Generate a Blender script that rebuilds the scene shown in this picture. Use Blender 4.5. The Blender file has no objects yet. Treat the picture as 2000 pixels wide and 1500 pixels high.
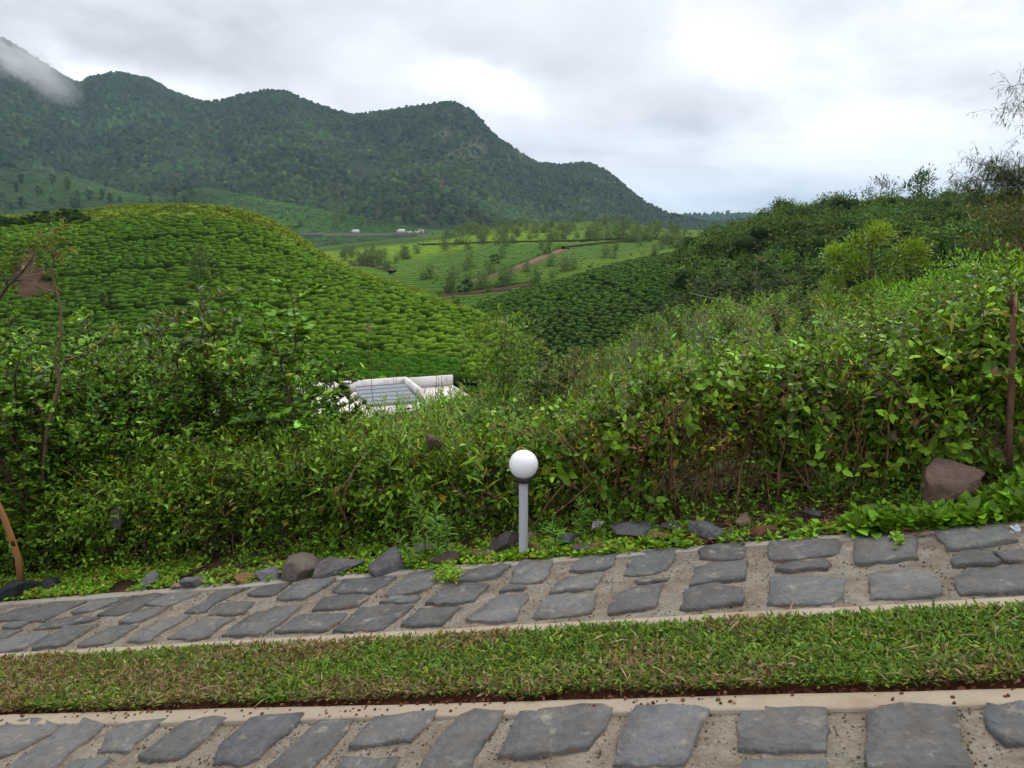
import bpy, math
import numpy as np
from mathutils import Vector, Matrix
from mathutils.bvhtree import BVHTree

# ------------------------------------------------------------------ camera, sky, sun, exposure
SC = bpy.context.scene
COL = SC.collection
RNG = np.random.default_rng(11)
CAM_Z = 1.6
F = 1500.0
TH = math.atan(300.0 / 1500.0)
CT, ST = math.cos(TH), math.sin(TH)

cam_d = bpy.data.cameras.new('camera')
cam_d.sensor_width = 36.0
cam_d.lens = 27.0
cam_d.clip_start = 0.05
cam_d.clip_end = 30000.0
cam = bpy.data.objects.new('camera', cam_d)
cam.location = (0, 0, CAM_Z)
cam.rotation_euler = (math.pi / 2 - TH, 0, 0)
COL.objects.link(cam)
SC.camera = cam

SC.view_settings.view_transform = 'Standard'
SC.view_settings.look = 'None'
SC.view_settings.exposure = 0.5
SC.view_settings.gamma = 1.0
SC.view_settings.use_curve_mapping = False
cy = SC.cycles
cy.use_denoising = True
cy.use_adaptive_sampling = True
cy.adaptive_threshold = 0.015
cy.max_bounces = 6
cy.diffuse_bounces = 2
cy.glossy_bounces = 2
cy.transmission_bounces = 3
cy.transparent_max_bounces = 4
cy.volume_bounces = 1
cy.caustics_reflective = False
cy.caustics_refractive = False


def ray(px, py):
    x = (px - 1000.0) / F
    u = (750.0 - py) / F
    return np.array([x, CT + ST * u, CT * u - ST])


def at(px, py, Y):
    d = ray(px, py)
    return np.array([d[0] * Y / d[1], Y, CAM_Z + d[2] * Y / d[1]])


SUN_EL, SUN_AZ = math.radians(58), math.radians(40)     # azimuth clockwise from +Y
sun_d = bpy.data.lights.new('sun', 'SUN')
sun_d.energy = 1.5
sun_d.angle = math.radians(22)
sun_d.color = (1.0, 0.93, 0.82)
sun = bpy.data.objects.new('sun', sun_d)
sdir = Vector((math.sin(SUN_AZ) * math.cos(SUN_EL), math.cos(SUN_AZ) * math.cos(SUN_EL), math.sin(SUN_EL)))
sun.rotation_euler = sdir.to_track_quat('Z', 'Y').to_euler()
sun.location = (20, 20, 60)
COL.objects.link(sun)

world = bpy.data.worlds.new('World')
SC.world = world
world.use_nodes = True
wt = world.node_tree
wt.nodes.clear()


class NT:
    """small helper for node trees"""
    def __init__(s, t):
        s.t = t

    def n(s, typ, **kw):
        nd = s.t.nodes.new(typ)
        for k, v in kw.items():
            if k == 'ins':
                for kk, vv in v.items():
                    if isinstance(vv, bpy.types.NodeSocket):
                        s.t.links.new(vv, nd.inputs[kk])
                    else:
                        nd.inputs[kk].default_value = vv
            else:
                setattr(nd, k, v)
        return nd

    def math(s, op, a, b=0.0, clamp=False):
        nd = s.n('ShaderNodeMath', operation=op, use_clamp=clamp)
        for i, v in enumerate((a, b)):
            if isinstance(v, bpy.types.NodeSocket):
                s.t.links.new(v, nd.inputs[i])
            else:
                nd.inputs[i].default_value = v
        return nd.outputs[0]

    def vmath(s, op, a, b=(0, 0, 0), out=0):
        nd = s.n('ShaderNodeVectorMath', operation=op)
        for i, v in enumerate((a, b)):
            if isinstance(v, bpy.types.NodeSocket):
                s.t.links.new(v, nd.inputs[i])
            elif op == 'SCALE' and i == 1:
                nd.inputs['Scale'].default_value = v
            else:
                nd.inputs[i].default_value = v
        return nd.outputs[out]

    def mix(s, fac, a, b, blend='MIX'):
        nd = s.n('ShaderNodeMix', data_type='RGBA', blend_type=blend)
        for idx, v in ((0, fac), (6, a), (7, b)):
            if isinstance(v, bpy.types.NodeSocket):
                s.t.links.new(v, nd.inputs[idx])
            else:
                nd.inputs[idx].default_value = v if idx == 0 else (tuple(v) + (1,))[:4]
        return nd.outputs[2]

    def noise(s, vec, scale, detail=4, rough=0.55, out=0, dist=0.0):
        nd = s.n('ShaderNodeTexNoise')
        nd.inputs['Scale'].default_value = scale
        nd.inputs['Detail'].default_value = detail
        nd.inputs['Roughness'].default_value = rough
        nd.inputs['Distortion'].default_value = dist
        if vec is not None:
            s.t.links.new(vec, nd.inputs['Vector'])
        return nd.outputs[out]

    def ramp(s, fac, stops):
        nd = s.n('ShaderNodeValToRGB')
        s.t.links.new(fac, nd.inputs[0])
        cr = nd.color_ramp
        while len(cr.elements) > 1:
            cr.elements.remove(cr.elements[-1])
        for i, (p, c) in enumerate(stops):
            e = cr.elements[0] if i == 0 else cr.elements.new(p)
            e.position = p
            c = (c, c, c) if isinstance(c, (int, float)) else c
            e.color = (c[0], c[1], c[2], 1)
        return nd.outputs[0]


W = NT(wt)
tc = W.n('ShaderNodeTexCoord')
D0 = tc.outputs['Generated']
warp = W.vmath('SUBTRACT', W.noise(D0, 2.6, 5, 0.6, out=1), (0.5, 0.5, 0.5))
D1 = W.vmath('ADD', D0, W.vmath('SCALE', warp, 0.16))
sep = W.n('ShaderNodeSeparateXYZ', ins={0: D0})
zz = W.math('ADD', W.math('MAXIMUM', sep.outputs[2], 0.0), 0.22)
comb = W.n('ShaderNodeCombineXYZ', ins={0: W.math('DIVIDE', sep.outputs[0], zz), 1: W.math('DIVIDE', sep.outputs[1], zz), 2: 0.0})
PR = comb.outputs[0]
n1 = W.noise(PR, 0.75, 6, 0.55, dist=0.5)
n2 = W.noise(PR, 2.3, 6, 0.6, dist=0.3)
base = W.math('ADD', W.math('MULTIPLY', n1, 0.72), W.math('MULTIPLY', n2, 0.28))
cloud = W.ramp(base, [(0.34, (0.37, 0.38, 0.41)), (0.47, (0.60, 0.61, 0.645)), (0.60, (0.74, 0.755, 0.80)), (0.74, (0.72, 0.75, 0.80))])
glow = None


def patch(px, py, sx, sy, rot, amp):
    """a thin, bright place in the cloud layer (centre given by the direction it is seen in)"""
    global glow
    c = Vector(ray(px, py)).normalized()
    a = Vector((c.y, -c.x, 0)).normalized()
    b = a.cross(c).normalized()
    r = math.radians(rot)
    a2 = a * math.cos(r) + b * math.sin(r)
    b2 = b * math.cos(r) - a * math.sin(r)
    df = W.vmath('SUBTRACT', D1, tuple(c))
    e = None
    for ax, s_ in ((a2, sx), (b2, sy), (c, 0.7)):
        q = W.math('DIVIDE', W.vmath('DOT_PRODUCT', df, tuple(ax), out=1), s_)
        q = W.math('MULTIPLY', q, q)
        e = q if e is None else W.math('ADD', e, q)
    g = W.math('MULTIPLY', W.math('EXPONENT', W.math('MULTIPLY', e, -1.0)), amp)
    glow = g if glow is None else W.math('ADD', glow, g)


patch(930, 150, 0.085, 0.022, -18, 0.55)
patch(1390, 70, 0.075, 0.045, -20, 0.34)
patch(1760, 210, 0.28, 0.12, 12, 0.27)
patch(1500, 330, 0.22, 0.07, 0, 0.14)
patch(1330, 400, 0.08, 0.018, -20, 0.2)
patch(420, 170, 0.25, 0.028, -6, 0.32)
patch(120, 130, 0.10, 0.03, -10, 0.16)
patch(330, 105, 0.22, 0.03, -8, -0.14)
patch(1250, 170, 0.14, 0.045, -20, -0.05)
patch(60, 20, 0.12, 0.03, -10, 0.08)
gcol = W.mix(W.math('ADD', W.math('MULTIPLY', glow, 1.6), 0.0, clamp=True), (0.84, 0.83, 0.86), (0.96, 0.98, 1.0))
gl2 = W.n('ShaderNodeVectorMath', operation='SCALE')
wt.links.new(gcol, gl2.inputs[0])
wt.links.new(glow, gl2.inputs['Scale'])
tot = W.vmath('ADD', cloud, gl2.outputs[0])
skyt = W.n('ShaderNodeTexSky', sky_type='NISHITA', sun_disc=False)
skyt.sun_elevation = SUN_EL
skyt.sun_rotation = SUN_AZ
skyv = W.vmath('SCALE', skyt.outputs[0], 1.0)
zen = W.math('ADD', 1.0, W.math('MULTIPLY', W.math('MAXIMUM', W.math('SUBTRACT', sep.outputs[2], 0.3), 0.0), 0.9))
tz = W.n('ShaderNodeVectorMath', operation='SCALE')
wt.links.new(tot, tz.inputs[0])
wt.links.new(zen, tz.inputs['Scale'])
tot10 = W.vmath('SCALE', tz.outputs[0], 10.0)
final = W.mix(0.985, skyv, tot10)
bg = W.n('ShaderNodeBackground')
wt.links.new(final, bg.inputs[0])
bg.inputs[1].default_value = 0.1
wo = W.n('ShaderNodeOutputWorld')
wt.links.new(bg.outputs[0], wo.inputs[0])

# ------------------------------------------------------------------ helpers


def hermite(xs, ys, xq):
    xs = np.asarray(xs, float)
    ys = np.asarray(ys, float)
    xq = np.clip(np.asarray(xq, float), xs[0], xs[-1])
    h = np.diff(xs)
    d = np.diff(ys, axis=0) / (h if ys.ndim == 1 else h[:, None])
    m = np.zeros_like(ys)
    m[0], m[-1] = d[0], d[-1]
    if len(xs) > 2:
        a, b = d[:-1], d[1:]
        mm = np.where(a * b > 0, 2 * a * b / np.where(np.abs(a + b) < 1e-12, 1e-12, a + b), 0)
        m[1:-1] = mm
    i = np.clip(np.searchsorted(xs, xq) - 1, 0, len(xs) - 2)
    t = (xq - xs[i]) / h[i]
    if ys.ndim > 1:
        t = t[:, None]
        hh = h[i][:, None]
    else:
        hh = h[i]
    return ((2 * t**3 - 3 * t**2 + 1) * ys[i] + (t**3 - 2 * t**2 + t) * hh * m[i]
            + (-2 * t**3 + 3 * t**2) * ys[i + 1] + (t**3 - t**2) * hh * m[i + 1])


def _hash(ix, iy, iz, s):
    n = (ix * 374761393 + iy * 668265263 + iz * 2147483647 + s * 144665) & 0xffffffff
    n = ((n ^ (n >> 13)) * 1274126177) & 0xffffffff
    n = n ^ (n >> 16)
    return (n & 0xffff) / 65535.0


def vnoise(p, seed=0):
    p = np.asarray(p, float)
    i = np.floor(p).astype(np.int64)
    f = p - i
    f = f * f * (3 - 2 * f)
    r = 0
    for dx in (0, 1):
        for dy in (0, 1):
            for dz in (0, 1):
                w = (f[:, 0] if dx else 1 - f[:, 0]) * (f[:, 1] if dy else 1 - f[:, 1]) * (f[:, 2] if dz else 1 - f[:, 2])
                r = r + w * _hash(i[:, 0] + dx, i[:, 1] + dy, i[:, 2] + dz, seed)
    return r


def fbm(p, octv=4, seed=0, gain=0.5):
    p = np.asarray(p, float)
    if p.shape[1] == 2:
        p = np.c_[p, np.zeros(len(p))]
    a, s, t = 1.0, 0.0, 0.0
    for k in range(octv):
        s = s + a * vnoise(p * 2**k + 17.3 * k, seed + k)
        t += a
        a *= gain
    return s / t * 2 - 1


class MB:
    def __init__(s):
        s.v, s.t, s.c, s.n = [], [], [], 0

    def add(s, V, T, C):
        V = np.asarray(V, float)
        T = np.asarray(T, int)
        C = np.asarray(C, float)
        if C.ndim == 1:
            C = np.tile(C[:3], (len(V), 1))
        s.v.append(V)
        s.t.append(T + s.n)
        s.c.append(C[:, :3])
        s.n += len(V)

    def arrays(s):
        return np.concatenate(s.v), np.concatenate(s.t), np.concatenate(s.c)

    def mesh(s, name, mat, smooth=False):
        V, T, C = s.arrays()
        me = bpy.data.meshes.new(name)
        me.vertices.add(len(V))
        me.vertices.foreach_set('co', V.astype(np.float32).ravel())
        me.loops.add(T.size)
        me.loops.foreach_set('vertex_index', T.astype(np.int32).ravel())
        me.polygons.add(len(T))
        me.polygons.foreach_set('loop_start', np.arange(0, T.size, 3, dtype=np.int32))
        me.polygons.foreach_set('loop_total', np.full(len(T), 3, dtype=np.int32))
        if smooth:
            me.polygons.foreach_set('use_smooth', np.ones(len(T), dtype=bool))
        me.update(calc_edges=True)
        at_ = me.attributes.new('tint', 'FLOAT_COLOR', 'POINT')
        at_.data.foreach_set('color', np.c_[C, np.ones(len(C))].astype(np.float32).ravel())
        me.materials.append(mat)
        return me

    def obj(s, name, mat, parent=None, smooth=False, loc=None):
        o = bpy.data.objects.new(name, s.mesh(name, mat, smooth))
        COL.objects.link(o)
        if parent is not None:
            o.parent = parent
        if loc is not None:
            o.location = loc
        return o


def tag(o, label=None, cat=None, group=None, kind=None):
    for k, v in (('label', label), ('category', cat), ('group', group), ('kind', kind)):
        if v:
            o[k] = v
    return o


def thing(name, label, cat, loc=(0, 0, 0), rotz=0.0, group=None):
    o = bpy.data.objects.new(name, None)
    o.empty_display_size = 0.1
    o.location = loc
    o.rotation_euler = (0, 0, rotz)
    COL.objects.link(o)
    return tag(o, label, cat, group)


def dup(root, loc, rotz, scale, label=None, group=None):
    r = root.copy()
    COL.objects.link(r)
    r.location = loc
    r.rotation_euler = (0, 0, rotz)
    r.scale = scale if hasattr(scale, '__len__') else (scale,) * 3
    if label:
        r['label'] = label
    if group:
        r['group'] = group
    for ch in list(root.children):
        c = ch.copy()
        COL.objects.link(c)
        c.parent = r
        for g in list(ch.children):
            e = g.copy()
            COL.objects.link(e)
            e.parent = c
    return r


def basis(dirs, hint):
    """columns x,y,z with y along dirs, z near hint"""
    y = dirs / np.linalg.norm(dirs, axis=1, keepdims=True)
    h = np.broadcast_to(hint, y.shape)
    x = np.cross(y, h)
    l = np.linalg.norm(x, axis=1, keepdims=True)
    x = np.where(l < 1e-4, np.array([1.0, 0, 0]), x / np.maximum(l, 1e-4))
    z = np.cross(x, y)
    return np.stack([x, y, z], axis=2)


def rotz_tilt(n, tilt, rng):
    """random yaw, small random tilt; local z stays roughly up"""
    a = rng.uniform(0, 2 * math.pi, n)
    d = np.c_[rng.normal(0, tilt, n), rng.normal(0, tilt, n), np.ones(n)]
    d /= np.linalg.norm(d, axis=1, keepdims=True)
    x = np.c_[np.cos(a), np.sin(a), np.zeros(n)]
    x -= d * (x * d).sum(1, keepdims=True)
    x /= np.linalg.norm(x, axis=1, keepdims=True)
    return np.stack([x, np.cross(d, x), d], axis=2)


def scatter(mb, temps, pos, rot, scale, tint, rng):
    """append copies of small templates (V,T,C); tint multiplies the template's own colours"""
    pos = np.asarray(pos)
    n = len(pos)
    if n == 0:
        return
    k = rng.integers(0, len(temps), n)
    scale = np.broadcast_to(scale, (n,)) if np.ndim(scale) < 2 else scale
    for j, (V, T, C) in enumerate(temps):
        s = np.where(k == j)[0]
        if len(s) == 0:
            continue
        sc_ = scale[s][:, None, None] if scale.ndim == 1 else scale[s][:, None, :]
        P = np.einsum('nij,nvj->nvi', rot[s], V[None] * sc_) + pos[s][:, None, :]
        Cc = C[None] * tint[s][:, None, :]
        Tt = T[None] + (np.arange(len(s)) * len(V))[:, None, None]
        mb.add(P.reshape(-1, 3), Tt.reshape(-1, 3), Cc.reshape(-1, 3))


# leaf templates: base at 0, along +Y, upper side +Z
LEAF8 = (np.array([[0, 0, 0], [-.27, .3, .05], [0, .33, -.01], [.27, .3, .05], [-.23, .66, .0], [0, .68, -.06], [.23, .66, .0], [0, 1, -.16]]),
         np.array([[0, 2, 1], [0, 3, 2], [1, 2, 5], [1, 5, 4], [2, 3, 6], [2, 6, 5], [4, 5, 7], [5, 6, 7]]))
LEAF4 = (np.array([[0, 0, 0], [-.26, .42, .06], [0, .45, -.02], [.26, .42, .06], [0, 1, -.1]]),
         np.array([[0, 2, 1], [0, 3, 2], [1, 2, 4], [2, 3, 4]]))
LEAF2 = (np.array([[0, 0, 0], [-.25, .45, .04], [.25, .45, .04], [0, 1, -.08]]), np.array([[0, 2, 1], [1, 2, 3]]))


def add_leaves(mb, P, Dr, size, wid, tint, temp=LEAF8, hint=None, rng=RNG):
    P = np.asarray(P)
    n = len(P)
    if hint is None:
        hint = np.c_[rng.normal(0, .35, n), rng.normal(0, .35, n), np.ones(n)]
    R = basis(np.asarray(Dr), hint)
    V, T = temp
    size = np.broadcast_to(size, (n,))
    wid = np.broadcast_to(wid, (n,))
    S = np.stack([size * wid, size, size], axis=1)
    VV = np.einsum('nij,nvj->nvi', R, V[None] * S[:, None, :]) + P[:, None, :]
    TT = T[None] + (np.arange(n) * len(V))[:, None, None]
    mb.add(VV.reshape(-1, 3), TT.reshape(-1, 3), np.repeat(tint, len(V), axis=0))


def tube(mb, pts, rad, col, sides=6, cap=True):
    pts = np.asarray(pts, float)
    n = len(pts)
    rad = np.broadcast_to(rad, (n,))
    tg = np.gradient(pts, axis=0)
    tg /= np.maximum(np.linalg.norm(tg, axis=1, keepdims=True), 1e-9)
    up = np.array([0.31, 0.95, 0.05])
    a = np.cross(tg, up)
    a /= np.maximum(np.linalg.norm(a, axis=1, keepdims=True), 1e-6)
    b = np.cross(tg, a)
    an = np.arange(sides) * 2 * math.pi / sides
    ring = pts[:, None, :] + rad[:, None, None] * (np.cos(an)[None, :, None] * a[:, None, :] + np.sin(an)[None, :, None] * b[:, None, :])
    V = ring.reshape(-1, 3)
    T = []
    for i in range(n - 1):
        for j in range(sides):
            p, q = i * sides + j, i * sides + (j + 1) % sides
            T += [[p, q, q + sides], [p, q + sides, p + sides]]
    if cap:
        V = np.r_[V, pts[:1], pts[-1:]]
        c0, c1 = n * sides, n * sides + 1
        for j in range(sides):
            T += [[c0, (j + 1) % sides, j], [c1, (n - 1) * sides + j, (n - 1) * sides + (j + 1) % sides]]
    mb.add(V, T, col)


def box(mb, c, ax, hs, col):
    """box: centre c, axes matrix rows ax (3x3), half sizes"""
    V = []
    for sx in (-1, 1):
        for sy in (-1, 1):
            for sz in (-1, 1):
                V.append(np.array(c) + ax[0] * sx * hs[0] + ax[1] * sy * hs[1] + ax[2] * sz * hs[2])
    T = [[0, 1, 3], [0, 3, 2], [4, 6, 7], [4, 7, 5], [0, 4, 5], [0, 5, 1], [2, 3, 7], [2, 7, 6], [0, 2, 6], [0, 6, 4], [1, 5, 7], [1, 7, 3]]
    mb.add(V, T, col)


def lathe(mb, prof, col, seg=32, origin=(0, 0, 0)):
    prof = np.asarray(prof, float)
    an = np.arange(seg) * 2 * math.pi / seg
    V = np.stack([prof[:, 0][:, None] * np.cos(an), prof[:, 0][:, None] * np.sin(an), np.repeat(prof[:, 1][:, None], seg, 1)], axis=2).reshape(-1, 3) + np.array(origin)
    T = []
    for i in range(len(prof) - 1):
        for j in range(seg):
            p, q = i * seg + j, i * seg + (j + 1) % seg
            T += [[p, q, q + seg], [p, q + seg, p + seg]]
    mb.add(V, T, col)


def pal(n, cols, wts, rng, jit=0.18):
    w = np.array(wts, float)
    c = np.array(cols)[rng.choice(len(cols), n, p=w / w.sum())]
    return np.clip(c * (1 + rng.normal(0, jit, (n, 1))) * (1 + rng.normal(0, jit * .35, (n, 3))), 0.002, 0.9)


G_MID, G_BRI, G_DRK, G_YEL = (.122, .262, .016), (.245, .490, .030), (.044, .092, .011), (.36, .37, .03)
BROWN, DRY, REDL = (.13, .075, .035), (.30, .22, .11), (.22, .07, .03)
BARK, BARKD = (.17, .105, .065), (.07, .048, .036)

# ------------------------------------------------------------------ materials


def new_mat(name):
    m = bpy.data.materials.new(name)
    m.use_nodes = True
    m.node_tree.nodes.clear()
    return m, NT(m.node_tree)


def finish(m, N, surf):
    o = N.n('ShaderNodeOutputMaterial')
    m.node_tree.links.new(surf, o.inputs[0])
    return m


def leaf_mat(name, transl=0.28, gloss=0.3, rough=0.45, var=0.12):
    m, N = new_mat(name)
    a = N.n('ShaderNodeAttribute', attribute_name='tint').outputs['Color']
    g = N.n('ShaderNodeNewGeometry')
    oi = N.n('ShaderNodeObjectInfo')
    nz = N.noise(g.outputs['Position'], 9.0, 3)
    v = N.math('ADD', N.math('MULTIPLY', nz, 0.5), 0.75)
    v2 = N.math('ADD', N.math('MULTIPLY', oi.outputs['Random'], var * 2), 1 - var)
    hs = N.n('ShaderNodeHueSaturation', ins={'Value': N.math('MULTIPLY', v, v2), 'Color': a,
             'Hue': N.math('ADD', N.math('MULTIPLY', oi.outputs['Random'], 0.03), 0.485)})
    c = hs.outputs[0]
    p = N.n('ShaderNodeBsdfPrincipled', ins={'Base Color': c, 'Roughness': rough, 'Specular IOR Level': gloss})
    tcol = N.mix(1.0, c, (1.25, 1.15, 0.5), 'MULTIPLY')
    t = N.n('ShaderNodeBsdfTranslucent', ins={'Color': tcol})
    mx = N.n('ShaderNodeMixShader', ins={0: transl, 1: p.outputs[0], 2: t.outputs[0]})
    return finish(m, N, mx.outputs[0])


def tint_mat(name, rough=0.8, spec=0.3, scale=30.0, amt=0.5, bump=0.3, bdist=0.01, blend=None):
    """matt surface in the mesh's own colour with grain and fine relief"""
    m, N = new_mat(name)
    a = N.n('ShaderNodeAttribute', attribute_name='tint').outputs['Color']
    g = N.n('ShaderNodeTexCoord').outputs['Object']
    n1_ = N.noise(g, scale, 6, 0.65)
    n2_ = N.noise(g, scale * 0.17, 4, 0.6)
    v = N.math('ADD', N.math('MULTIPLY', N.math('ADD', n1_, n2_), amt), 1 - amt)
    c = N.mix(1.0, a, N.n('ShaderNodeCombineXYZ', ins={0: v, 1: v, 2: v}).outputs[0], 'MULTIPLY')
    if blend:
        col2, sc2, lo, hi = blend
        f = N.ramp(N.noise(g, sc2, 5, 0.65), [(lo, 0.0), (hi, 1.0)])
        c = N.mix(f, c, col2)
    b = N.n('ShaderNodeBump', ins={'Strength': bump, 'Distance': bdist, 'Height': n1_})
    p = N.n('ShaderNodeBsdfPrincipled', ins={'Base Color': c, 'Roughness': rough, 'Specular IOR Level': spec, 'Normal': b.outputs[0]})
    return finish(m, N, p.outputs[0])


M_LEAF = leaf_mat('leaf', transl=.24, gloss=.24, rough=.40)
M_LEAF_FAR = leaf_mat('leaf_far', transl=0.2, gloss=0.04, rough=0.8)
M_LEAF_WOOD = leaf_mat('leaf_wood', transl=0.2, gloss=0.04, rough=0.8, var=0.38)
M_TEA = leaf_mat('tea_leaf', transl=0.12, gloss=0.06, rough=0.7, var=0.1)
M_GRASS = leaf_mat('grass_blade', transl=0.3, gloss=0.25, rough=0.5)
M_BARK = tint_mat('bark', 0.85, 0.2, 60, 0.6, 0.5, 0.004)
M_SOIL = tint_mat('soil', 0.95, 0.1, 40, 0.6, 0.8, 0.02)
M_STONE = tint_mat('paving_stone', 0.75, 0.22, 32, 1.0, 1.0, 0.022, blend=((.30, .27, .22), 12, 0.57, 0.72))
M_MORTAR = tint_mat('mortar', 0.9, 0.15, 60, 1.1, 1.0, 0.03, blend=((.22, .165, .115), 6, 0.45, 0.7))
M_KERB = tint_mat('kerb_concrete', 0.85, 0.2, 60, 0.35, 0.4, 0.004, blend=((.26, .19, .13), 5, 0.5, 0.75))
M_ROCK = tint_mat('rock', 0.85, 0.2, 34, 1.05, 1.0, 0.03)
M_WALL = tint_mat('weathered_plaster', 0.8, 0.2, 2.2, 0.35, 0.2, 0.01, blend=((.42, .39, .37), 1.1, 0.52, 0.72))
M_PLAIN = tint_mat('painted', 0.55, 0.3, 12, 0.15, 0.05, 0.002)
M_TERR = tint_mat('terrain', 0.95, 0.1, 0.35, 0.7, 0.6, 0.4)
M_MOUNT = tint_mat('mountain_ground', 0.95, 0.1, 0.03, 0.7, 0.7, 5.0)
# ------------------------------------------------------------------ foreground plane: the drive climbs to the right
L0 = ray(1022, 1085) * 4.36 + np.array([0, 0, CAM_Z])
PV = ray(-4000, 1500)
PV /= np.linalg.norm(PV)                       # along the drive, to the left and downhill
QV = np.array([PV[1] * -1, PV[0], 0.0])
QV /= np.linalg.norm(QV)
QV *= np.sign(QV[1])                           # across the drive, away from the camera
NV = np.cross(PV, QV)
NV *= np.sign(NV[2])


def pl(s, t, h=0.0):
    s, t, h = np.broadcast_arrays(np.asarray(s, float), np.asarray(t, float), np.asarray(h, float))
    return L0 + s[..., None] * PV + t[..., None] * QV + h[..., None] * NV


def px_st(px, py):
    d = ray(px, py)
    q = d * (((L0 - [0, 0, CAM_Z]) @ NV) / (d @ NV)) + np.array([0, 0, CAM_Z])
    return (q - L0) @ PV, (q - L0) @ QV


def to_px(p):
    p = np.atleast_2d(p)
    x, y, z = p[:, 0], p[:, 1], p[:, 2] - CAM_Z
    d = y * CT - z * ST
    return 1000 + F * x / d, 750 - F * (y * ST + z * CT) / d


def col_to_s(px, t):
    """s on the drive plane where the line t=const crosses picture column px"""
    s = np.linspace(-3.9, 30, 3000)
    X, _ = to_px(pl(s, t))
    o = np.argsort(X)
    return np.interp(px, X[o], s[o])


BVHS = {}


def grid_mesh(name, G, mat, col, kind='structure', bvh=True, smooth=True):
    nv, nu = G.shape[:2]
    i = np.arange(nv - 1)[:, None] * nu + np.arange(nu - 1)[None, :]
    q = np.stack([i, i + 1, i + nu + 1, i + nu], axis=2).reshape(-1, 4)
    T = np.r_[q[:, [0, 1, 2]], q[:, [0, 2, 3]]]
    b = MB()
    c = col if np.ndim(col) > 1 else np.tile(np.array(col), (nu * nv, 1))
    b.add(G.reshape(-1, 3), T, c.reshape(-1, 3))
    o = b.obj(name, mat, smooth=smooth)
    tag(o, kind=kind)
    if bvh:
        BVHS[name] = BVHTree.FromPolygons([tuple(p) for p in G.reshape(-1, 3)], [tuple(int(a) for a in t) for t in T])
    return o


def loft(contours, px, nv, vs=None):
    """surface through contours; a contour is a list of (px, py, depth) seen from the camera spot or an (n,3) world array"""
    rows = []
    for c in contours:
        if isinstance(c, np.ndarray):
            rows.append(c)
            continue
        c = np.array(c, float)
        y = hermite(c[:, 0], c[:, 1], px)
        d = hermite(c[:, 0], c[:, 2], px)
        rows.append(np.array([at(a, b_, e) for a, b_, e in zip(px, y, d)]))
    R_ = np.array(rows)
    n = len(rows)
    vs = np.linspace(0, 1, n) if vs is None else np.array(vs)
    q = np.linspace(0, 1, nv)
    out = hermite(vs, R_.reshape(n, -1), q).reshape(nv, len(px), 3)
    return out


def down(names, x, y, top=900.0):
    best = None
    for nm in names:
        h = BVHS[nm].ray_cast(Vector((x, y, top)), Vector((0, 0, -1)))
        if h[0] is not None and (best is None or h[0].z > best.z):
            best = h[0]
    return best


def look(names, px, py):
    """first point of the named terrain on the line of sight through a picture point"""
    d = Vector(ray(px, py)).normalized()
    best = None
    for nm in names:
        h = BVHS[nm].ray_cast(Vector((0, 0, CAM_Z)), d)
        if h[0] is not None and (best is None or h[3] < best[3]):
            best = h
    return None if best is None else (np.array(best[0]), np.array(best[1]))


def off(c, dz=0.0, dy=0.0):
    return c + np.array([0, dy, dz])


PXW = np.arange(-500, 2541, 20.0)

# ---- the big ground sheet
gx = np.sign(np.linspace(-1, 1, 121)) * (np.abs(np.linspace(-1, 1, 121)) ** 4 * 9000 + np.abs(np.linspace(-1, 1, 121)) * 14)
gy = np.r_[np.linspace(-30, -2, 8), np.linspace(-1, 14, 46), 14 + np.linspace(0.02, 1, 60) ** 3 * 9500]
GX, GY = np.meshgrid(gx, gy)
s_ = ((GX - L0[0]) * PV[0] + (GY - L0[1]) * PV[1]) / (PV[0] ** 2 + PV[1] ** 2) * 1.0
# height of the drive plane, flattening out to the sides
zp = L0[2] - (NV[0] * (np.clip(GX, -9, 9) - L0[0]) + NV[1] * (np.clip(GY, -4, 9) - L0[1])) / NV[2]
tq = (GX - L0[0]) * QV[0] + (GY - L0[1]) * QV[1]
dd = np.maximum(tq - 1.0, 0)
zg = zp - 0.03 - 24 * (1 - np.exp(-dd / 16))
nz_ = fbm(np.c_[GX.ravel() * .6, GY.ravel() * .6], 4, 3).reshape(GX.shape)
zg += nz_ * 0.02 * (tq > -0.1) - 0.05 * ((tq < -0.12) & (tq > -2.6))
soil_c = np.tile(np.array([.10, .062, .036]), (GX.size, 1))
soil_c[(tq.ravel() > 1.2)] = (.05, .06, .02)
grid_mesh('ground', np.stack([GX, GY, zg], axis=2), M_SOIL, soil_c)

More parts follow.
